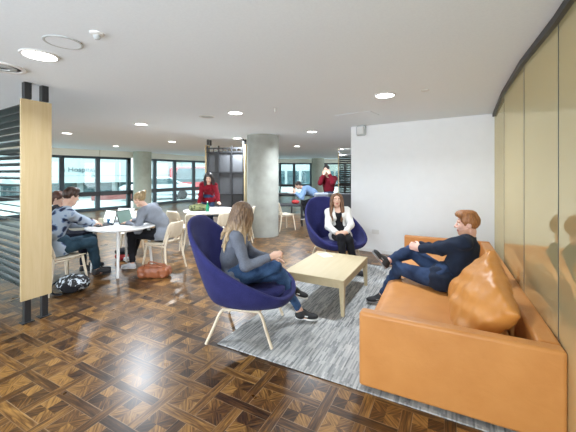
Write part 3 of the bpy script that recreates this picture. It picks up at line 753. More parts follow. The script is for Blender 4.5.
    head = [Ell(HP(0,-.014,.030), (.073*sc,.093*sc,.086*sc), MH, .02), Ell(HP(0,.026,-.028), (.056*sc,.062*sc,.074*sc), MH, .03),
            Ell(HP(0,.062,-.088), (.022,.020,.018), MH, .035), Cone(HP(-.036,.070,.028), HP(.036,.070,.028), .013, .013, .02),
            Cone(HP(0,.086,.016), HP(0,.108,-.020), .0075, .0115, .012), Ell(HP(.011,.096,-.025), (.0085,.009,.008), MH, .008), Ell(HP(-.011,.096,-.025), (.0085,.009,.008), MH, .008),
            Ell(HP(.036,.060,-.018), (.022,.020,.024), MH, .025), Ell(HP(-.036,.060,-.018), (.022,.020,.024), MH, .025),
            Ell(HP(0,.086,-.050), (.023,.010,.0065), MH, .008), Ell(HP(0,.084,-.062), (.019,.010,.0075), MH, .008),
            Cone(HP(.05,-.01,-.055), HP(.02,.055,-.085), .02, .018, .03), Cone(HP(-.05,-.01,-.055), HP(-.02,.055,-.085), .02, .018, .03)]
    for s in (1, -1):
        head.append(Ell(HP(s*.075,-.008,-.004), (.009,.019,.031), MH, .008)); head.append(Ell(HP(s*.083,-.002,.0), (.006,.009,.016), MH, .006, 's'))
        head.append(Ell(HP(s*.031,.094,.007), (.017,.013,.012), MH, .012, 's'))
    body = T+neck+arms_u+arms_f+th+shn+foot+head+hands
    iM = np.linalg.inv(MH)
    def loc(C): return (C-hd)@iM.T/sc
    def mf(C):
        q = loc(C); mi = np.zeros(len(C), int)
        mi[(np.abs(q[:,0]) < .023) & (q[:,1] > .082) & (q[:,2] > -.069) & (q[:,2] < -.046)] = 1
        for s in (1, -1): mi[(np.abs(q[:,0]-s*.033) < .018) & (q[:,1] > .066) & (np.abs(q[:,2]-.029+.08*np.abs(np.abs(q[:,0])-.03)) < .0045)] = 2
        if opt.get('beard'):
            b_ = (q[:,2] < -.030-.0*q[:,1]) & (q[:,2] > -.125) & (q[:,1] > -.005) & (np.abs(q[:,0]) < .09) & ((np.abs(q[:,0]) > .026) | (q[:,2] < -.072) | ((q[:,2] > -.046) & (q[:,2] < -.036))) & (q[:,2] < -.030+.0) & ((q[:,1] < .09) | (q[:,2] < -.035))
            b_ &= (q[:,2] < -.045+.35*(.04-q[:,1]).clip(-.03,.06)); mi[b_ & (mi == 0)] = 3
        return mi
    sk = opt.get('skin', SK)
    sdf_obj('body', body, h, [sk, LIP, opt['hairmat'], opt.get('beardmat', opt['hairmat'])], t, base, None, mf)
    hb = opt.get('hh', h)
    for s in (1, -1):
        e = MB(); e.lathe([(.0001,-.010),(.007,-.007),(.010,0),(.007,.007),(.0001,.010)], 14); c = HP(s*.031,.0765,.007)-np.array(base); e.v = [tuple(np.array(v)+c) for v in e.v]
        eo = e.build('eye', EYEW, t, smooth=True); e = MB(); c = HP(s*.031,.0840,.007)-np.array(base); e.lathe([(.0001,-.0065),(.0052,-.004),(.0068,0),(.0052,.004),(.0001,.0065)], 12); e.v = [tuple(np.array(v)*np.array((.9,.9,1))+c) for v in e.v]; io = e.build('iris', IRIS, t, smooth=True); io.parent = eo
    # folds
    def folds(amp, sd=0, fr=38):
        def g(x, y, z): return amp*(np.sin(fr*z+9*np.sin(7*x+sd)+5*np.sin(8*y))*np.sin(11*x-6*z+sd)+.6*np.sin(fr*.6*(x+y)+7*np.sin(9*z+sd)))
        return g
    # upper garment
    top = opt['top']; g = top.get('grow', .012); P = [p.grow(g, k=.04) for p in T]
    if top.get('hem', .0): P.append(Ell(pel+np.array((0,0,-.0)), (.186*sc+g*.4, .140*sc+g*.4, .135*sc), Mp, .05))
    fr_ = top.get('sleeve', 1.0)
    P += [p.grow(g+.004) for p in arms_u]
    for k in ('R', 'L'):
        E, Wr = wr[k]; e2 = E+(Wr-E)*fr_*.97; q = .9 if fem else 1.08
        if fr_ > .1: P.append(Cone(E, e2, .040*q+g+.004, (.026+.014*(1-fr_))*q+g+.002, .03, cut=True))
    P.append(Cone(nk-sp*.05, nk+n_(HP(0,-.02,-.07)-nk)*top.get('collar', .01)*.12, .058 if fem else .066, .055 if fem else .064, .03, cut=True))
    vz = top.get('neck', .05)
    P.append(Ell(nk+fc*.055+sp*.015, (.055, .05, vz), Mt, .012, 's'))
    P.append(RBox(pel+np.array((0,0,-.05-.10+top.get('low', -.02))), (.4,.4,.10), Mp, .001, .01, 's'))
    if top.get('open'):         # cardigan open at the front
        P.append(RBox(pel*.5+nk*.5+fc*.16-sp*.02, (top['open'],.12,.36), Mt, .02, .02, 's'))
    sdf_obj(top['name'], P, hb, top['mat'], t, base, folds(top.get('fold', .0035), 1.3))
    if opt.get('inner'):
        it = opt['inner']; P = [p.grow(.010, k=.05) for p in T]+[Ell(pel*.75+nk*.25+bend, (.13*sc, .10*sc, .12*sc), Mt, .05)]; P.append(Ell(nk+fc*.06+sp*.0, (.075,.06,.10), Mt, .015, 's')); P.append(Cone(nk-sp*.0, nk+sp*.2, .09, .09, .01, 's'))
        sdf_obj(it['name'], P, hb, it['mat'], t, base)
    # trousers
    tr = opt['bottom']; g = tr.get('grow', .008); P = [T[0].grow(g), Ell(pel*.8+nk*.2, (.13*sc+g,.10*sc+g,.08), Mt, .05)]+[p.grow(g) for p in th]
    for k in ('R', 'L'):
        K, An, td, up, MF = legs[k]; e2 = K+(An-K)*tr.get('len', .93); q = .95 if fem else 1.0
        P.append(Cone(K, e2, .054*q+g, .036*q+g+tr.get('flare', 0), .03, cut=True)); P.append(Cone(K*.75+An*.25-td*.012, K*.5+An*.5, .05*q+g, .044*q+g, .03))
    sdf_obj(tr['name'], P, hb, tr['mat'], t, base, folds(tr.get('fold', .003), 4.1, 46))
    # shoes
    so = opt.get('shoe', {})
    for k in ('R', 'L'):
        K, An, td, up, MF = legs[k]; dn = -up
        c = An+dn*.045+td*.055
        ups = [Ell(c+td*.055+up*.004, (.043,.082,.032), MF, .03), Ell(c-td*.062+up*.006, (.036,.052,.040), MF, .03), Cone(c-td*.055, c-td*.05+up*.052, .040, .038, .03, cut=True),
               Cone(c+td*.0+up*.02, c-td*.04+up*.045, .034, .034, .03), RBox(c+dn*.068+td*0, (.1,.2,.04), MF, .001, .006, 's'), Cone(c-td*.052+up*.045, c-td*.05+up*.10, .030, .034, .008, 's')]
        s_ = sdf_obj('shoe', ups, min(hb, .008), so.get('mat'), t, base)
        sl = [Ell(c+td*.055+dn*.0, (.047,.09,.06), MF, .03), Ell(c-td*.062, (.040,.056,.06), MF, .03), RBox(c+dn*.078+td*0, (.1,.25,.045), MF, .001, .002, 's'), RBox(c+up*.035, (.1,.25,.05), MF, .001, .002, 's')]
        o = sdf_obj('sole', sl, .006, so.get('sole'), s_, base)
        if so.get('stripe'):
            o = MB().box(tuple(c-np.array(base)+td*.01+up*.012), (.093,.035,.012), Matrix(MF.tolist())).build('stripe', so['stripe'], s_, bevel=.003)
    # hair
    hs = opt['hair']; Hc = [Ell(HP(0,-.018,.036), (.083*sc,.101*sc,.093*sc), MH, .02)]
    Hc += [q for q in hs.get('extra', lambda HP, MH, nk, fc, rs, sp: [])(HP, MH, nk, fc, rs, sp)]
    cutz = hs.get('line', .055)
    Hc.append(Ell(HP(0,.088,-.030), (.072,.078,cutz+.052), MH, .012, 's'))
    Hc.append(Ell(HP(0,-.03,-.13+hs.get('nape', 0)), (.12,.16,.075), MH, .01, 's')) if hs.get('short') else None
    if hs.get('short'):
        for s in (1, -1): Hc.append(Ell(HP(s*.085,.012,-.015), (.022,.033,.040), MH, .008, 's'))
    Hc = [q for q in Hc if q is not None] + list(hs.get('locks', lambda *a: [])(HP, MH, nk, fc, rs, sp))
    def strands(x, y, z):
        P_ = np.stack([x, y, z], -1); q = (P_-hd)@iM.T; a = np.arctan2(q[...,0], q[...,1]+.02)
        rr = np.sqrt(q[...,0]**2+(q[...,1]+.02)**2); am = hs.get('amp', .0025)
        return am*np.sin(a*34+4*np.sin(q[...,2]*22+a*2))*np.clip(rr/.06, 0, 1)+am*.8*np.sin(a*15+q[...,2]*30)*np.clip(rr/.06, 0, 1)
    sdf_obj('hair', Hc, min(hb, .008), opt['hairmat'], t, base, strands)
    return t, locals()
def chain(pts, rs, k=.02, flat=None):
    P = smooth_curve(pts, 4); n = len(P); rr = np.interp(np.linspace(0, len(rs)-1, n), range(len(rs)), rs)
    return [Cone(P[i], P[i+1], float(rr[i]), float(rr[i+1]), k, flat=flat) for i in range(n-1)]
def cloth(name, c, var=.25, scale=300, bmp=.3, sheen=.03): return fabric(name, c, None, scale, var, bmp, sheen)
def denim(name, c, c2):
    m, nt, b = new_mat(name); v = texco(nt); f = noise(nt, v, 7, 3); g = noise(nt, texco(nt, (1,1,.2)), 400, 2)
    mm = N(nt, f)*.75+N(nt, g)*.25; nt.links.new(ramp(nt, mm.s, [(.38, c), (.66, c2)]), b.inputs['Base Color']); b.inputs['Roughness'].default_value = .85; b.inputs['Specular IOR Level'].default_value = .15; bump(nt, b, g, .3, .002); return m
def pattern(name, base_c, c1, c2, sc):
    m, nt, b = new_mat(name); v = texco(nt); vo = nt.nodes.new('ShaderNodeTexVoronoi'); vo.inputs['Scale'].default_value = sc; nt.links.new(v, vo.inputs['Vector'])
    n = N(nt, noise(nt, v, sc*2.2, 4, .6)); d = N(nt, vo.outputs['Distance'])+n*.55
    s = nt.nodes.new('ShaderNodeSeparateColor'); nt.links.new(vo.outputs['Color'], s.inputs[0])
    a = ramp(nt, d.s, [(.56, c1), (.66, c2), (.74, base_c)]); mx = nt.nodes.new('ShaderNodeMix'); mx.data_type = 'RGBA'
    nt.links.new(N(nt, s.outputs[0]).gt(.22).s, mx.inputs[0]); mx.inputs[6].default_value = (*base_c, 1); nt.links.new(a, mx.inputs[7]); nt.links.new(mx.outputs[2], b.inputs['Base Color']); b.inputs['Roughness'].default_value = .85; return m
BLACKC = cloth('black_cloth', (.014,.014,.017)); DJEAN = denim('dark_denim', (.012,.020,.045), (.035,.060,.12))
SHOEB = flat('black_canvas', (.012,.012,.014), .6); SOLEW = flat('white_rubber', (.75,.75,.73), .5); SOLEG = flat('grey_rubber', (.25,.25,.25), .6)
# ---- person in the near lounge chair
J = dict(pelvis=(-.55,3.13,.525), neck=(-.505,3.12,1.035), f=(.98,-.08,0), fs=(.93,.10,0), bend=(-.05,0,0), head=(-.455,3.14,1.185), face=(.80,.62,-.18),
    armR=dict(w=(-.165,2.99,.79), pole=(-.2,-.35,-1), d=(.9,.25,.28), palm=(.2,.6,-.6), side=1, curl=1.2), armL=dict(w=(-.17,3.20,.72), pole=(-.2,.5,-1), d=(.9,-.1,-.1), palm=(0,-.3,-1), side=-1, curl=.7),
    legR=dict(k=(-.13,3.13,.655), a=(.055,3.42,.33), toe=(.92,.10,-.28), shin=(.3,.4,-.8)), legL=dict(k=(-.10,3.20,.545), a=(.135,3.33,.115), toe=(.99,-.12,-.04)))
wood_hair = hairmat('ombre_blonde_hair', (.075,.040,.022), (.21,.125,.070), (.72,.52,.30), (-.25, .06))
# object z of the hair: base at floor, head centre 1.185
wood_hair = hairmat('ombre_blonde_hair', (.070,.040,.022), (.22,.135,.078), (.85,.64,.38), (.84, 1.14))
def locks1(HP, MH, nk, fc, rs, sp):
    P = []; r0 = random.Random(5)
    for i, ang in enumerate(np.linspace(-2.35, 2.2, 15)):      # around the back of the head, from left cheek to right cheek
        sx, sy = math.sin(ang), -math.cos(ang); Lh = r0.uniform(.26, .40) if abs(ang) < 1.7 else r0.uniform(.24, .30)
        a = HP(sx*.066, sy*.080-.012, .06); b = HP(sx*.088, sy*.100-.010, -.03); c = HP(sx*.095, sy*.105-.02, -.12); 
        e = c+np.array((0,0,-1))*(Lh-.12)+(c-np.array(HP(0,0,-.12)))*.32+np.array((-.035,-.01,0))+np.array((r0.uniform(-.015,.015), r0.uniform(-.02,.02), 0)); m_ = (c+e)/2+np.array((r0.uniform(-.02,.02), r0.uniform(-.02,.02), 0))
        P += chain([a, b, c, m_, e], [.026, .027, .024, .019, .005], .012)
    return P
person('person', 'person with long ombre blonde hair in grey top and jeans in the near indigo chair', 'person', (-.5, 3.15, 0), J,
    dict(h=.0065, hh=.0075, hairmat=wood_hair, hair=dict(locks=locks1, line=.05, amp=.003), top=dict(name='sweater', mat=cloth('slate_knit', (.18,.20,.25), .4, 180, .5), hem=1, fold=.004, neck=.03, collar=.2), bottom=dict(name='jeans', mat=denim('blue_denim', (.018,.040,.10), (.075,.15,.30)), len=.90, grow=.006),
         shoe=dict(mat=SHOEB, sole=SOLEW, stripe=SOLEW)))
# ---- person in the far lounge chair
J = dict(pelvis=(.90,5.32,.515), neck=(.86,5.40,.985), f=(-.04,-1,0), head=(.845,5.375,1.135), face=(-.10,-1,-.02),
    armR=dict(w=(.80,5.03,.625), pole=(-.6,.2,-.6), d=(.75,-.35,.05), palm=(.2,.4,-.8), side=1, curl=1.0), armL=dict(w=(.935,5.02,.64), pole=(.8,.2,-.6), d=(-.8,-.3,-.02), palm=(-.2,.4,-.8), side=-1, curl=1.0),
    legR=dict(k=(.84,4.91,.575), a=(.86,4.80,.18), toe=(.25,-.9,-.3)), legL=dict(k=(.97,4.90,.545), a=(1.05,4.86,.10), toe=(.75,-.6,-.05)))
def locks2(HP, MH, nk, fc, rs, sp):
    P = []; r0 = random.Random(8)
    for s in (1, -1):
        for k, y in enumerate((.012, .0, -.03, -.06)):
            P += chain([HP(s*.050, y+.015, .085), HP(s*.080, y+.018, .02), HP(s*.088, y+.03, -.08), HP(s*(.098-.01*k), y+.055-.02*k, -.18), HP(s*(.085+.008*k), y+.085-.04*k, -.28+.0*k), HP(s*(.07+.01*k), y+.095-.05*k, -.36+.01*k)], [.020, .024, .026, .027, .024, .006], .015)
    for x in (-.05, 0, .05): P += chain([HP(x, -.09, .05), HP(x, -.11, -.05), HP(x, -.10, -.15), HP(x*1.2, -.09, -.24)], [.03, .034, .03, .01], .02)
    return P
person('person', 'person with long brown hair in white cardigan sitting in the far indigo chair', 'person', (.88, 5.3, 0), J,
    dict(h=.0075, skin=SK, hairmat=hairmat('long_brown_hair', (.06,.026,.012), (.22,.105,.045)), hair=dict(locks=locks2, line=.062, amp=.002), top=dict(name='cardigan', mat=cloth('cream_knit', (.72,.71,.68), .08), hem=1, fold=.004, grow=.019, neck=.09, open=.048, low=-.07),
         inner=dict(name='camisole', mat=BLACKC), bottom=dict(name='trousers', mat=BLACKC, len=.97), shoe=dict(mat=SHOEB, sole=SHOEB)))
# ---- person on the sofa
J = dict(pelvis=(1.60,3.19,.51), neck=(1.83,3.14,.93), f=(-.72,.69,0), fs=(-.82,.57,0), bend=(.03,-.02,-.03), head=(1.82,3.15,1.078), face=(-.93,.33,-.07),
    armL=dict(w=(1.46,3.50,.74), pole=(-.1,-.6,-.9), d=(-.55,.65,.1), palm=(.5,.7,-.2), side=-1, curl=1.25), armR=dict(w=(1.53,3.64,.75), pole=(.3,.5,-.8), d=(-.75,-.25,.12), palm=(.1,-.8,-.4), side=1, curl=1.2),
    legL=dict(k=(1.26,3.52,.52), a=(1.14,3.76,.115), toe=(-.97,.05,-.04)), legR=dict(k=(1.45,3.66,.68), a=(1.13,3.52,.60), toe=(-.60,.10,.78), shin=(-.8,-.1,-.45), up=(.72,.0,.55)))
person('person', 'person with short ginger hair in navy shirt sitting on the tan sofa, hands on knee', 'person', (1.58, 3.2, 0), J,
    dict(h=.0065, hh=.0075, fem=False, sc=1.03, beard=True, beardmat=flat('ginger_stubble', (.60,.32,.21), .7), skin=skinmat('skin_rosy', (.72,.43,.34), 0), hairmat=hairmat('ginger_hair', (.17,.062,.018), (.40,.17,.055)), hair=dict(short=True, line=.060, amp=.0016, extra=lambda HP, MH, nk, fc, rs, sp: [Ell(HP(0,.050,.100), (.064,.050,.036), MH, .03), Ell(HP(0,-.005,.108), (.072,.085,.034), MH, .03)]),
         top=dict(name='shirt', mat=cloth('navy_cotton', (.018,.026,.048), .3), hem=1, fold=.006, neck=.03, collar=.35, grow=.016), bottom=dict(name='trousers', mat=denim('navy_denim', (.016,.028,.065), (.035,.060,.125)), len=.93, grow=.012, fold=.005), shoe=dict(mat=SHOEB, sole=SOLEG, stripe=SOLEG)))
# ---- blonde person at the laptop
GK = cloth('grey_marl_knit', (.24,.26,.30), .25, 200)
J = dict(pelvis=(-2.13,5.30,.545), neck=(-2.40,5.25,1.02), f=(-.93,.28,0), bend=(.09,0,.03), head=(-2.50,5.22,1.155), face=(-.93,.10,-.42), headup=(-.3,0,1),
    armL=dict(w=(-2.66,5.14,.775), pole=(.5,-.3,-.9), d=(-.9,.2,-.1), palm=(0,0,-1), side=-1, curl=.7), armR=dict(w=(-2.70,5.36,.775), pole=(.4,.5,-.9), d=(-.9,.0,-.1), palm=(0,0,-1), side=1, curl=.7),
    legL=dict(k=(-2.60,5.14,.585), a=(-2.57,5.12,.10), toe=(-.95,.05,0)), legR=dict(k=(-2.66,5.52,.56), a=(-2.78,5.56,.10), toe=(-.95,.2,0)))
bun = lambda HP, MH, nk, fc, rs, sp: [Ell(HP(0,-.115,.075), (.045,.042,.042), MH, .02), Ell(HP(.02,-.135,.095), (.022,.022,.022), MH, .01)]
person('person', 'person with blonde hair in a bun and grey jumper typing at the white table', 'person', (-2.3, 5.25, 0), J,
    dict(h=.009, hairmat=hairmat('dirty_blonde_hair', (.16,.10,.045), (.50,.36,.18)), hair=dict(extra=bun, short=True, line=.05), top=dict(name='jumper', mat=GK, hem=1, neck=.03, collar=.2, grow=.02, fold=.005), bottom=dict(name='trousers', mat=BLACKC, len=.94, grow=.012),
         shoe=dict(mat=flat('pale_grey_canvas', (.50,.50,.52), .7), sole=SOLEW)))
# ---- person in red
J = dict(pelvis=(-2.06,8.02,.92), neck=(-2.00,7.82,1.345), f=(.12,-1,0), bend=(0,.05,.02), head=(-1.975,7.72,1.485), face=(.12,-.85,-.60), headup=(0,-.3,1),
    armR=dict(w=(-2.20,7.66,.84), pole=(-.2,.6,-.6), d=(.1,-.7,-.5), palm=(0,.2,-1), side=1, curl=.6), armL=dict(w=(-1.66,7.50,.82), pole=(.3,.6,-.5), d=(.4,-.8,-.25), palm=(0,0,-1), side=-1, curl=.2),
    legR=dict(a=(-2.17,8.02,.09), pole=(0,-1,0), toe=(-.1,-1,0)), legL=dict(a=(-1.98,8.04,.09), pole=(0,-1,0), toe=(.1,-1,0)))
def locks3(HP, MH, nk, fc, rs, sp):
    P = []
    for s in (1, -1):
        for k, y in enumerate((.01, -.03, -.06)):
            P += chain([HP(s*.05, y, .08), HP(s*.084, y+.01, 0), HP(s*.095, y+.02, -.10), HP(s*.10, y+.03, -.20), HP(s*.09, y+.03, -.30 if s > 0 else -.22)], [.024, .028, .032, .03, .008], .02)
    return P
person('person', 'person with long black hair in red jumper leaning over the round table', 'person', (-2.05, 8.0, 0), J,
    dict(h=.010, skin=SK2, hairmat=hairmat('black_hair', (.008,.006,.006), (.03,.02,.018)), hair=dict(locks=locks3, line=.05), top=dict(name='jumper', mat=cloth('red_knit', (.17,.006,.014), .3), hem=1, neck=.03, collar=.2, grow=.018), bottom=dict(name='jeans', mat=DJEAN, len=.95), shoe=dict(mat=SHOEB, sole=SOLEW)))
# ---- person at the white table nearest the screen
J = dict(pelvis=(-3.22,4.36,.55), neck=(-3.15,4.42,1.085), f=(.72,.69,0), bend=(-.06,-.06,.02), head=(-3.13,4.47,1.255), face=(.55,.80,-.32),
    armR=dict(w=(-2.99,4.86,.785), pole=(.2,-.5,-.9), d=(.35,.9,-.1), palm=(0,0,-1), side=1, curl=.7), armL=dict(w=(-3.20,4.95,.785), pole=(-.7,-.1,-.8), d=(.4,.9,-.1), palm=(0,0,-1), side=-1, curl=.7),
    legR=dict(k=(-2.86,4.52,.60), a=(-2.90,4.70,.14), toe=(.8,.5,0)), legL=dict(k=(-3.02,4.76,.60), a=(-3.00,4.90,.10), toe=(.6,.8,0)))
person('person', 'person with short dark hair in blue and grey floral shirt at the white table', 'person', (-3.15, 4.5, 0), J,
    dict(h=.009, fem=False, sc=1.0, hairmat=hairmat('dark_hair', (.022,.012,.008), (.085,.040,.025)), hair=dict(line=.05, short=True, nape=-.02, extra=lambda HP, MH, nk, fc, rs, sp: [Ell(HP(0,.0,.11), (.075,.085,.04), MH, .02)]), top=dict(name='shirt', mat=pattern('floral_print', (.36,.43,.52), (.015,.022,.06), (.10,.16,.30), 9), hem=1, neck=.03, collar=.3, grow=.022, low=-.06), bottom=dict(name='jeans', mat=denim('teal_denim', (.014,.032,.050), (.035,.070,.10)), len=.93, grow=.014), shoe=dict(mat=SHOEB, sole=SHOEB)))
# ---- person hidden behind him
J = dict(pelvis=(-3.72,5.06,.545), neck=(-3.80,5.12,1.03), f=(.98,.1,0), bend=(-.04,0,0), head=(-3.80,5.13,1.175), face=(.85,.25,-.35),
    armR=dict(w=(-3.42,4.98,.79), pole=(-.3,-.6,-.8), d=(.95,.3,-.1), palm=(0,0,-1), side=1, curl=.8), armL=dict(w=(-3.36,5.30,.79), pole=(-.3,.6,-.8), d=(.95,-.2,-.1), palm=(0,0,-1), side=-1, curl=.8),
    legR=dict(k=(-3.30,4.98,.58), a=(-3.30,5.00,.10), toe=(1,.1,0)), legL=dict(k=(-3.30,5.22,.58), a=(-3.32,5.26,.10), toe=(1,.1,0)))
person('person', 'person with reddish brown hair in black, half hidden behind the floral shirt and screen', 'person', (-3.6, 5.1, 0), J,
    dict(h=.011, hairmat=hairmat('reddish_brown_hair', (.05,.018,.010), (.14,.055,.030)), hair=dict(line=.05, extra=lambda HP, MH, nk, fc, rs, sp: [Ell(HP(0,-.06,-.04), (.075,.07,.09), MH, .03)]), top=dict(name='jumper', mat=BLACKC, hem=1, neck=.03, collar=.3, grow=.02), bottom=dict(name='trousers', mat=cloth('dark_navy_cloth', (.012,.014,.026)), len=.95, grow=.012), shoe=dict(mat=SHOEB, sole=SHOEB)))
# ---- far people
J = dict(pelvis=(.92,9.42,.79), neck=(.47,9.45,1.14), f=(-1,.0,0), bend=(.05,0,.06), head=(.315,9.45,1.225), face=(-.85,0,-.45), headup=(-.5,0,1),
    armL=dict(w=(.22,9.28,1.02), pole=(.3,-.2,-1), d=(-.5,.2,.8), palm=(.3,.9,0), side=-1, curl=.8), armR=dict(w=(.18,9.62,.98), pole=(.3,.3,-1), d=(-.9,0,0), palm=(0,0,-1), side=1, curl=.5),
    legL=dict(k=(.47,9.30,.68), a=(.56,9.30,.30), toe=(-.95,-.1,-.1)), legR=dict(k=(.47,9.56,.68), a=(.60,9.58,.30), toe=(-.95,.1,-.1)))
person('person', 'person in pale blue shirt bending over the high dark table at the back', 'person', (.7, 9.43, 0), J,
    dict(h=.012, fem=False, hairmat=bpy.data.materials['black_hair'], hair=dict(line=.05, short=True), top=dict(name='shirt', mat=cloth('sky_blue_cotton', (.27,.42,.68), .2), hem=1, neck=.03, collar=.3, grow=.02), bottom=dict(name='trousers', mat=BLACKC, len=.95, grow=.012), shoe=dict(mat=SHOEB, sole=SOLEW)))
J = dict(pelvis=(1.14,8.65,.935), neck=(1.12,8.63,1.49), f=(-.35,-.94,0), head=(1.06,8.57,1.690), face=(-.45,-.88,-.15),
    armR=dict(w=(.97,8.42,1.56), pole=(-.4,-.2,-.9), d=(.35,.1,.9), palm=(.3,.8,0), side=1, curl=1.0), armL=dict(w=(1.12,8.38,1.57), pole=(.35,-.2,-.9), d=(-.5,.1,.8), palm=(0,.8,0), side=-1, curl=1.0),
    legR=dict(a=(1.06,8.65,.09), pole=(0,-1,0), toe=(-.3,-.9,0)), legL=dict(a=(1.24,8.68,.09), pole=(0,-1,0), toe=(-.1,-1,0)))
person('person', 'person in dark red jumper standing with hands raised to the face', 'person', (1.14, 8.65, 0), J,
    dict(h=.012, fem=False, hairmat=bpy.data.materials['black_hair'], hair=dict(line=.05, short=True, extra=lambda HP, MH, nk, fc, rs, sp: [Ell(HP(0,-.02,.135), (.04,.04,.03), MH, .02)]), top=dict(name='jumper', mat=cloth('maroon_knit', (.15,.008,.018), .3), hem=1, neck=.03, collar=.2, grow=.02), bottom=dict(name='jeans', mat=DJEAN, len=.95), shoe=dict(mat=SHOEB, sole=SOLEW)))
# ------------------------------------------------------------------ plywood chairs, tables and what lies on them
def ply_chair(label, loc, rz):
    t = thing('plywood_chair', label, 'chair', (loc[0], loc[1], 0), rz, 'pale plywood chairs')
    # local: +x is forwards
    def curved(nu, nv, fn, skip=lambda i, j: False):
        vs = [fn(i/nu, j/nv) for i in range(nu+1) for j in range(nv+1)]
        return MB().add(vs, [(i*(nv+1)+j, (i+1)*(nv+1)+j, (i+1)*(nv+1)+j+1, i*(nv+1)+j+1) for i in range(nu) for j in range(nv) if not skip(i, j)])
    def sf(u, v):
        x = -.20+.42*u; y = (v-.5)*(.40+.03*u); z = .445+.012*(2*v-1)**2-.012*math.sin(u*PI)-.03*max(0, u-.85)*6*.5
        return (x, y*(1-.10*max(0, u-.8)*5*abs(2*v-1)), z)
    curved(14, 14, sf).build('seat', M['birch_pale'], t, smooth=True, solid=.014, sub=1)
    def bf(u, v):
        y = (v-.5)*(.40-.05*u*u); x = -.215-.10*u-.035+.06*(2*v-1)**2; z = .47+.34*u
        rr = max(0, u-.8)*5; y *= 1-.22*rr*rr; return (x, y, z)
    curved(17, 14, bf, lambda i, j: 2 <= i <= 3 and (2 <= j <= 5 or 8 <= j <= 11)).build('backrest', M['birch_pale'], t, smooth=True, solid=.013)
    for s in (-1, 1):
        MB().tube([(.175, s*.165, .44), (.20, s*.195, .22), (.225, s*.225, 0)], [.018, .016, .012], 10).build('leg', M['birch_pale'], t, smooth='auto')
        MB().tube([(-.30, s*.155, .66), (-.24, s*.17, .50), (-.22, s*.185, .42), (-.25, s*.205, .22), (-.30, s*.225, 0)], [.010, .016, .018, .016, .012], 10).build('leg', M['birch_pale'], t, smooth='auto')
        MB().tube([(-.20, s*.178, .415), (.17, s*.172, .415)], .012, 8).build('rail', M['birch_pale'], t, smooth='auto')
    return t
def face(fx, fy): return math.atan2(fy, fx)
c0 = ply_chair('pale plywood chair the blonde laptop user sits on', (-2.10, 5.20), face(-.91, .36))
for loc, f, lab in [((-3.16, 4.33), (.38, .92), 'pale plywood chair beside the black backpack, by the wooden screen'),
                    ((-3.74, 5.08), (.98, .1), 'pale plywood chair under the person in black, behind the wooden screen'),
                    ((-2.28, 6.72), (.45, .85), 'empty pale plywood chair on the window side of the round table, behind the blonde'),
                    ((-1.30, 6.42), (-.35, .9), 'empty pale plywood chair just behind the long-haired person in the near chair'),
                    ((-1.80, 6.28), (.05, 1), 'empty pale plywood chair in the middle before the round table'),
                    ((-1.12, 7.30), (-1, -.05), 'empty pale plywood chair at the column side of the round table'),
                    ((-3.05, 6.15), (.25, -.95), 'empty pale plywood chair on the far side of the laptop table'),
                    ((-.10, 8.75), (.75, .5), 'pale plywood chair by the high dark table at the back')]:
    dup(c0, (loc[0], loc[1], 0), face(*f), lab)
def round_table(label, loc, r, ang):
    t = thing('round_table', label, 'table', (loc[0], loc[1], 0), 0, 'round white tables')
    MB().lathe([(r-.012, .715), (r, .722), (r, .735), (r-.004, .74)], 64).build('table_top', M['white_top'], t, smooth='auto')
    for k in range(4):
        a = ang+k*PI/2; c, s = math.cos(a), math.sin(a); q = r-.10
        MB().tube([(c*(q-.04), s*(q-.04), .714), (c*(q+.02), s*(q+.02), 0)], [.028, .017], 12).build('leg', M['white_metal'], t, smooth='auto')
    MB().lathe([(r-.14, .68), (r-.14, .714)], 40).build('underframe', M['white_metal'], t, smooth='auto')
    return t
round_table('round white table holding the laptops, left of the blonde', (-2.74, 5.13), .53, R(-70))
round_table('round white table the person in red leans on', (-1.80, 7.25), .62, R(45))
def laptop(label, loc, rz, lid, screen, op=R(108)):
    t = thing('laptop', label, 'laptop', loc, rz, 'laptops on the white table')
    MB().box((0, 0, .009), (.24, .32, .016)).build('base', lid, t, bevel=.004)
    MB().box((.0, 0, .018), (.15, .28, .002)).build('keyboard', M['gray_felt'], t)
    c, s = math.cos(PI-op), math.sin(PI-op); Mx = Matrix.Rotation(-(op-PI/2), 3, 'Y')
    Mx = Matrix.Rotation(op-PI/2, 3, 'Y')
    ce = Vector((.12, 0, .02))+Mx @ Vector((0, 0, .11)); lo = MB().box(ce, (.008, .32, .22), Mx).build('lid', lid, t, bevel=.002)
    ce = ce + Mx @ Vector((-.0052, 0, 0)); so = MB().box(ce, (.002, .295, .195), Mx).build('screen', screen, lo)
    return t
SILV = flat('aluminium', (.62,.63,.64), .35, metal=.3, var=.02); LCD = emis('lit_laptop_screen', (.10,.16,.14), .5); LCDW = emis('lit_white_screen', (.75,.85,.82), .9)
laptop('open laptop with dark screen facing the blonde', (-2.62, 5.22, .7405), face(-.97, .2), flat('dark_laptop_shell', (.05,.055,.06), .4), LCD)
laptop('open silver laptop at the far side of the white table', (-2.93, 5.40, .7405), face(.1, 1), SILV, LCDW)
laptop('open laptop at the far left of the white table before the person', (-3.08, 5.10, .7405), face(.5, .9), flat('black_laptop_shell', (.02,.02,.022), .4), LCDW)
def cup(name, label, loc, c, r=.038, h=.10):
    t = thing(name, label, 'cup', loc, 0); m = flat(name+'_ceramic', c, .35, var=.02)
    MB().lathe([(r*.7, 0), (r*.95, h*.5), (r, h), (r-.004, h), (r*.85, h*.5), (r*.6, .006)], 24).build('body', m, t, smooth='auto')
    MB().tube(smooth_curve([(r*.9, 0, h*.8), (r+.022, 0, h*.72), (r+.022, 0, h*.35), (r*.85, 0, h*.25)], 4), .005, 8).build('handle', m, t, smooth='auto'); return t
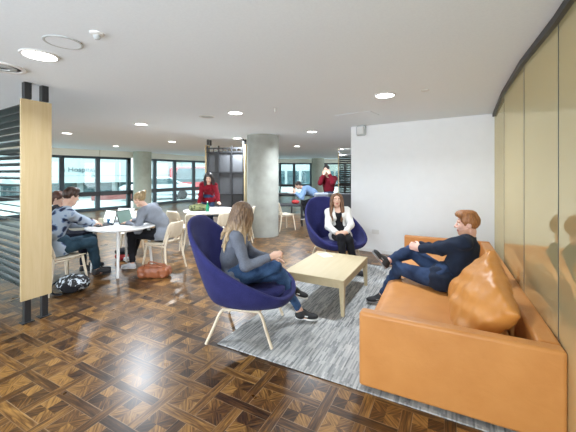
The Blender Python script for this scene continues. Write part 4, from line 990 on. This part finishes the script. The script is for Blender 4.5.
p = atz(110, 224, .74); cup('blue_cup', 'bright blue cup on the white laptop table', (p.x, p.y, .7405), (.03,.20,.45), .045, .09)
p = atz(101, 225, .74); cup('cream_cup', 'cream coloured cup beside the blue one', (p.x, p.y, .7405), (.72,.68,.52), .04, .11)
o = MB().box((0,0,.002), (.21,.297,.004)).build('notebook', M['white_top']); p = atz(122, 226, .74); o.location = (p.x, p.y, .7405); o.rotation_euler = (0,0,.6); tag(o, 'open white notebook lying near the front edge of the laptop table', 'notebook')
p = atz(112, 217, .74); o = MB().box((0,0,.02), (.16,.12,.04)).build('pencil_case', flat('terracotta_cloth', (.45,.15,.08), .8), bevel=.012); o.location = (p.x, p.y, .7405); tag(o, 'small terracotta pencil case between the two laptops', 'pencil case')
# things on the second table
CAMO = pattern('camouflage_cloth', (.16,.17,.07), (.03,.04,.015), (.08,.09,.04), 16)
b_ = (-2.02, 7.08, .7405); t = thing('camouflage_bag', 'low camouflage green bag lying on the round table', 'bag', b_)
sdf_obj('body', [Ell((-2.02,7.08,.81),(.23,.15,.078),None,.03), Ell((-2.13,7.06,.80),(.12,.13,.07),None,.03), RBox((-2.02,7.08,.69),(.5,.5,.05),None,.001,.005,'s')], .01, CAMO, t, b_, lambda x, y, z: .008*np.sin(30*x+8*np.sin(20*y))*np.sin(25*z+15*y))
MB().tube(smooth_curve([(-.15,-.02,.11), (-.05,-.10,.155), (.08,-.08,.155), (.16,0,.10)], 5), .010, 8).build('strap', CAMO, t, smooth='auto')
p = atz(208.7, 211, .74); t = thing('green_bottle', 'small green glass bottle on the round table before the person in red', 'bottle', (p.x, p.y-.1, .7405))
MB().lathe([(.034, 0), (.036, .01), (.036, .12), (.014, .17), (.013, .205)], 24).build('body', flat('green_bottle_glass', (.01,.22,.10), .15), t, smooth='auto'); MB().lathe([(.015, .2055), (.015, .225)], 16).build('cap', M['white_metal'], t, smooth='auto')
for k, (x, y, a) in enumerate([(-1.52, 7.18, .3), (-1.66, 6.98, -.4)]):
    o = MB().box((0,0,.001), (.21,.297,.002)).build('paper_sheet', M['white_top']); o.location = (x, y, .7405); o.rotation_euler = (0,0,a); tag(o, ['white sheet of paper under the hand of the person in red', 'white sheet of paper at the near edge of the round table'][k], 'paper')
# brown bag, backpack and floor items
b_ = (-2.07, 4.80, 0); t = thing('leather_bag', 'slouched brown leather handbag on the floor beside the blonde', 'bag', b_)
sdf_obj('body', [RBox((-2.07,4.80,.075),(.235,.11,.08),None,.05,.03), Ell((-2.12,4.79,.125),(.16,.08,.05),None,.05), RBox((-2.07,4.8,-.05),(.5,.5,.052),None,.001,.006,'s')], .009, M['brown_leather'], t, b_, lambda x, y, z: .008*np.sin(22*x+10*np.sin(14*y+3*z))*np.sin(28*z+9*x)+.004*np.sin(60*x+20*z))
for s in (-1, 1): MB().tube(smooth_curve([(-.12, s*.05, .14), (-.10, s*.08-.02, .205), (.03, s*.09-.03, .185), (.14, s*.07, .16), (.17, s*.05, .12)], 5), .010, 8).build('handle', M['brown_leather'], t, smooth='auto')
MB().box((.245, 0, .07), (.012, .10, .05)).build('side_tab', M['brown_leather'], t, bevel=.003)
b_ = (-2.93, 4.22, 0); t = thing('backpack', 'black backpack with white swirling print under the chair by the screen', 'backpack', b_)
bpm, nt_, b__ = new_mat('black_white_print'); wv = nt_.nodes.new('ShaderNodeTexNoise'); wv.inputs['Scale'].default_value = 9; wv.inputs['Distortion'].default_value = 2.5; nt_.links.new(texco(nt_), wv.inputs['Vector']); nt_.links.new(ramp(nt_, wv.outputs['Fac'], [(.53, (.012,.012,.014)), (.57, (.62,.68,.74)), (.66, (.5,.55,.6)), (.70, (.02,.02,.025))]), b__.inputs['Base Color']); b__.inputs['Roughness'].default_value = .7
sdf_obj('body', [Ell((-2.93,4.22,.10),(.215,.15,.115),None,.05), Ell((-2.83,4.16,.13),(.13,.12,.10),None,.05), RBox((-2.93,4.22,-.05),(.5,.5,.052),None,.001,.01,'s')], .009, bpm, t, b_, lambda x, y, z: .006*np.sin(25*x+9*np.sin(14*y))*np.sin(24*z))
sdf_obj('front_pocket', [Ell((-2.87,4.08,.09),(.12,.05,.07),None,.03)], .008, BLACKC, t, b_)
MB().tube(smooth_curve([(-.16,-.05,.15), (-.20,-.12,.10), (-.14,-.17,.02), (-.02,-.17,.015)], 5), .012, 8).build('strap', BLACKC, t, smooth='auto')
b_ = (-2.98, 5.92, 0); t = thing('red_bag', 'small red and black bag on the floor beneath the white table', 'bag', (-3.02, 5.72, 0)); b_ = (-3.02, 5.72, 0)
sdf_obj('body', [Ell((-3.02,5.72,.07),(.17,.10,.08),None,.05), RBox((-3.02,5.72,-.05),(.5,.5,.052),None,.001,.01,'s')], .01, flat('red_nylon', (.45,.03,.03), .6), t, b_)
sdf_obj('lid', [Ell((-3.02,5.74,.15),(.18,.12,.07),None,.05)], .01, BLACKC, t, b_)
# high dark table, low bench and booth at the back
t = thing('high_table', 'tall narrow dark table by the back windows', 'table', (.02, 9.55, 0))
MB().box((0, 0, .96), (.95, .65, .035)).build('table_top', M['black'], t, bevel=.004)
for x in (-.40, .40):
    for y in (-.26, .26): MB().box((x, y, .471), (.045, .045, .942)).build('leg', M['black'], t)
laptop('slim dark laptop open on the high table at the back', (-.10, 9.5, .978), face(-1, .1), flat('slate_laptop_shell', (.05,.05,.05), .4), LCD)
t = thing('bar_stool', 'dark stool under the person in the pale blue shirt', 'stool', (.86, 9.43, 0))
MB().lathe([(.18, .68), (.19, .70), (.19, .725), (.17, .735)], 28).build('seat', M['black'], t, smooth='auto')
for k in range(4):
    a = PI/4+k*PI/2; MB().tube([(.13*math.cos(a), .13*math.sin(a), .685), (.2*math.cos(a), .2*math.sin(a), 0)], .014, 8).build('leg', M['black'], t, smooth='auto')
MB().lathe([(.172, .26), (.182, .26), (.182, .28), (.172, .28)], 28).build('foot_ring', M['black'], t, smooth='auto')
t = thing('low_bench', 'long low dark bench standing before the back windows', 'bench', (.15, 12.6, 0))
MB().box((0, 0, .31), (2.6, .5, .09)).build('seat', M['gray_felt'], t, bevel=.02)
for x in (-1.2, 0, 1.2): MB().box((x, 0, .13), (.06, .42, .26)).build('leg', M['black'], t)
p = Vector((.30, 12.5, .3555)); b_ = tuple(p); t = thing('red_satchel', 'tiny red bag lying on the low dark bench', 'bag', b_)
sdf_obj('body', [Ell((p.x,p.y,p.z+.08),(.16,.10,.085),None,.02), RBox((p.x,p.y,p.z-.05),(.5,.5,.0505),None,.001,.01,'s')], .012, bpy.data.materials['red_nylon'], t, b_)
# grey booth sofa seen from behind
t = thing('booth_sofa', 'grey high-backed booth sofa standing behind the white wall end', 'sofa', (1.20, 7.35, 0), R(-3))
MB().box((.25, 0, .56), (1.0, .10, 1.12)).build('backrest', M['gray_felt'], t, bevel=.03, seg=4)
MB().box((.25, .38, .26), (1.0, .66, .40)).build('seat', M['gray_felt'], t, bevel=.03)
MB().box((-.40, .05, .565), (.36, .12, 1.13)).build('side_panel', M['gray_light_felt'], t, bevel=.05, seg=4)
# ------------------------------------------------------------------ outside the windows
M['pave'] = flat('pale_paving', (.52,.54,.52), .8, var=.08, nscale=2)
M['fac_w'] = flat('white_facade', (.40,.43,.43), .7, var=.03, nscale=1)
M['fac_g'] = flat('grey_green_facade', (.12,.16,.16), .7, var=.2, nscale=.6)
M['fac_b'] = flat('buff_stone_facade', (.34,.34,.30), .8, var=.12, nscale=1)
M['shop'] = flat('dark_shop_glass', (.05,.09,.10), .12, var=.5, nscale=1.2)
M['car_s'] = flat('silver_car_paint', (.62,.66,.70), .25, var=.02, coat=.5)
M['red_p'] = flat('red_vehicle_paint', (.55,.03,.035), .3, var=.05, coat=.5)
M['sign_ink'] = flat('grey_green_lettering', (.03,.07,.08), .6)
M['tyre'] = flat('tyre_rubber', (.02,.02,.02), .8)
o = MB().box((0, 47, -.27), (160, 96, .2)).build('pavement', M['pave']); tag(struct(o), None, None); o.name = 'ground'
o.location = (-10, 0, 0)
def building(name, label, c, rz, wx, wy, wz, mat, rows, cols, fascia=None, bay=(1.6, 1.7)):
    t = thing(name, label, 'building', (c[0], c[1], -.17), rz)
    MB().box((0, wy/2, wz/2), (wx, wy, wz)).build('wall', mat, t)
    for r in range(rows):
        for k in range(cols):
            x = -wx/2+(k+.5)*wx/cols; z = 5.2+r*3.0
            MB().box((x, -.03, z), (wx/cols*.6, .1, bay[1])).build('window', M['shop'], t)
    for k in range(cols):
        x = -wx/2+(k+.5)*wx/cols; MB().box((x, -.03, 1.1), (wx/cols*.82, .12, 1.9)).build('shop_window', M['shop'], t)
    return t
# building with the white lettered board, seen through the left windows
def towards(u, Y): return at(u, 0, Y)
bc = towards(80, 22); b1 = building('street_building', 'white street building with a pale lettered fascia board, seen through the left windows', (bc.x, bc.y), R(38), 13, 4, 12, M['fac_w'], 2, 6)
MB().box((0, -.45, 1.32), (13, .9, .46)).build('canopy', M['fac_w'], b1, bevel=.02)
MB().box((0, -.12, 2.35), (13, .2, 1.55)).build('fascia_board', M['fac_w'], b1)
def lettering(body, size, x, z, par):
    cu = bpy.data.curves.new('lettering', 'FONT'); cu.body = body; cu.size = size; cu.extrude = .02; cu.align_x = 'CENTER'
    tmp = bpy.data.objects.new('lettering_curve', cu); COL.objects.link(tmp); dg = bpy.context.evaluated_depsgraph_get()
    me = bpy.data.meshes.new_from_object(tmp.evaluated_get(dg)); bpy.data.objects.remove(tmp); bpy.data.curves.remove(cu)
    me.materials.clear(); to = link('lettering', me, M['sign_ink'], par, False); to.location = (x, -.25, z); to.rotation_euler = (PI/2, 0, 0); return to
lettering('sh Hospital', .47, -.2, 1.86, b1)
bc = towards(124, 36); b2 = building('street_building', 'grey green street building with dark windows, right of the lettered one', (bc.x, bc.y), R(30), 9, 4, 13, M['fac_g'], 3, 4)
bc = towards(186, 38); b3 = building('street_building', 'pale building with stone piers behind the red van', (bc.x, bc.y), R(12), 12, 4, 13, M['fac_w'], 3, 6)
for k in range(3): MB().box((-4+k*3.2, -.5, 2.4), (.6, .6, 4.8)).build('pier', M['fac_b'], b3)
bc = towards(286, 40); b4 = building('street_building', 'white building with rows of windows seen through the back windows', (bc.x, bc.y), R(2), 11, 4, 15, M['fac_w'], 4, 6)
bc = towards(350, 46); b5 = building('street_building', 'buff stone building behind the person in dark red', (bc.x, bc.y), R(-4), 7.5, 4, 15, M['fac_b'], 4, 5)
def car(name, label, cat, c, rz, body, L=4.4, w=1.8, prof=None):
    t = thing(name, label, cat, (c[0], c[1], -.17), rz)
    prof = prof or [(-2.2,.35),(-2.2,.85),(-1.9,.98),(-1.2,1.02),(-.6,1.48),(.6,1.52),(1.45,1.1),(2.1,.98),(2.25,.7),(2.25,.35)]
    def ext(P, y0, y1):
        n = len(P); g = MB(); g.add([(x, y0, z) for x, z in P]+[(x, y1, z) for x, z in P], [tuple(range(n)), tuple(range(n, 2*n))[::-1]]+[(i, n+i, n+(i+1) % n, (i+1) % n) for i in range(n)]); return g
    ext(prof, -w/2, w/2).build('body', body, t, bevel=.06, seg=3)
    cx = [p for p in prof if p[1] > 1.0]; x0, x1, zt = min(p[0] for p in cx), max(p[0] for p in cx), max(p[1] for p in prof)
    ext([(x0+.25, 1.05), (x0+.65, zt-.1), (x1-.75, zt-.1), (x1-.2, 1.05)], -w/2-.012, w/2+.012).build('window', M['shop'], t)
    for x in (prof[0][0]+.75, prof[-1][0]-.8):
        for s in (-1, 1):
            g = MB(); g.lathe([(.32, -.1), (.32, .1)], 20); g.v = [(x+a, s*(w/2-.08)+c_, .32+b_) for a, b_, c_ in g.v]; g.build('wheel', M['tyre'], t)
    return t
p = towards(157, 20.8); car('car', 'silver car parked outside beyond the green pillar', 'car', (p.x, p.y), R(32), M['car_s'])
p = towards(204, 26); car('van', 'red van parked outside behind the person in red', 'van', (p.x, p.y), R(14), M['red_p'], prof=[(-2.6,.35),(-2.6,2.1),(-2.4,2.25),(1.2,2.25),(1.9,1.35),(2.5,1.15),(2.6,.9),(2.6,.35)], w=1.9)
p = towards(112, 17.6); t = thing('invented_barrier', 'made-up low red barrier on the pavement outside the left windows', 'barrier', (p.x, p.y, -.17), R(40))  # invented barrier, stands in for a vague pinkish shape below the rail
MB().box((0, 0, .42), (2.0, .10, .34)).build('board', flat('pale_red_board', (.33,.11,.10), .7), t, bevel=.01)
for x in (-.8, .8): MB().box((x, 0, .125), (.08, .4, .25)).build('foot', M['fac_w'], t)
# ------------------------------------------------------------------ world, camera, colour
w = bpy.data.worlds.new('sky'); SC.world = w; w.use_nodes = True; nt = w.node_tree
bg = nt.nodes['Background']; bg.inputs[0].default_value = (.87, .94, 1.0, 1); bg.inputs[1].default_value = 2.9
cam = bpy.data.cameras.new('camera'); co = bpy.data.objects.new('camera', cam); COL.objects.link(co); SC.camera = co
co.location = (0, 0, H_EYE); co.rotation_euler = (PI/2, 0, 0)
cam.sensor_fit = 'HORIZONTAL'; cam.sensor_width = 36; cam.lens = F_PX/576*36; cam.shift_y = -43/576; cam.clip_start = .05; cam.clip_end = 300
SC.view_settings.view_transform = 'Standard'; SC.view_settings.look = 'None'; SC.view_settings.gamma = 1; SC.view_settings.use_curve_mapping = False
SC.view_settings.exposure = EXPOSURE
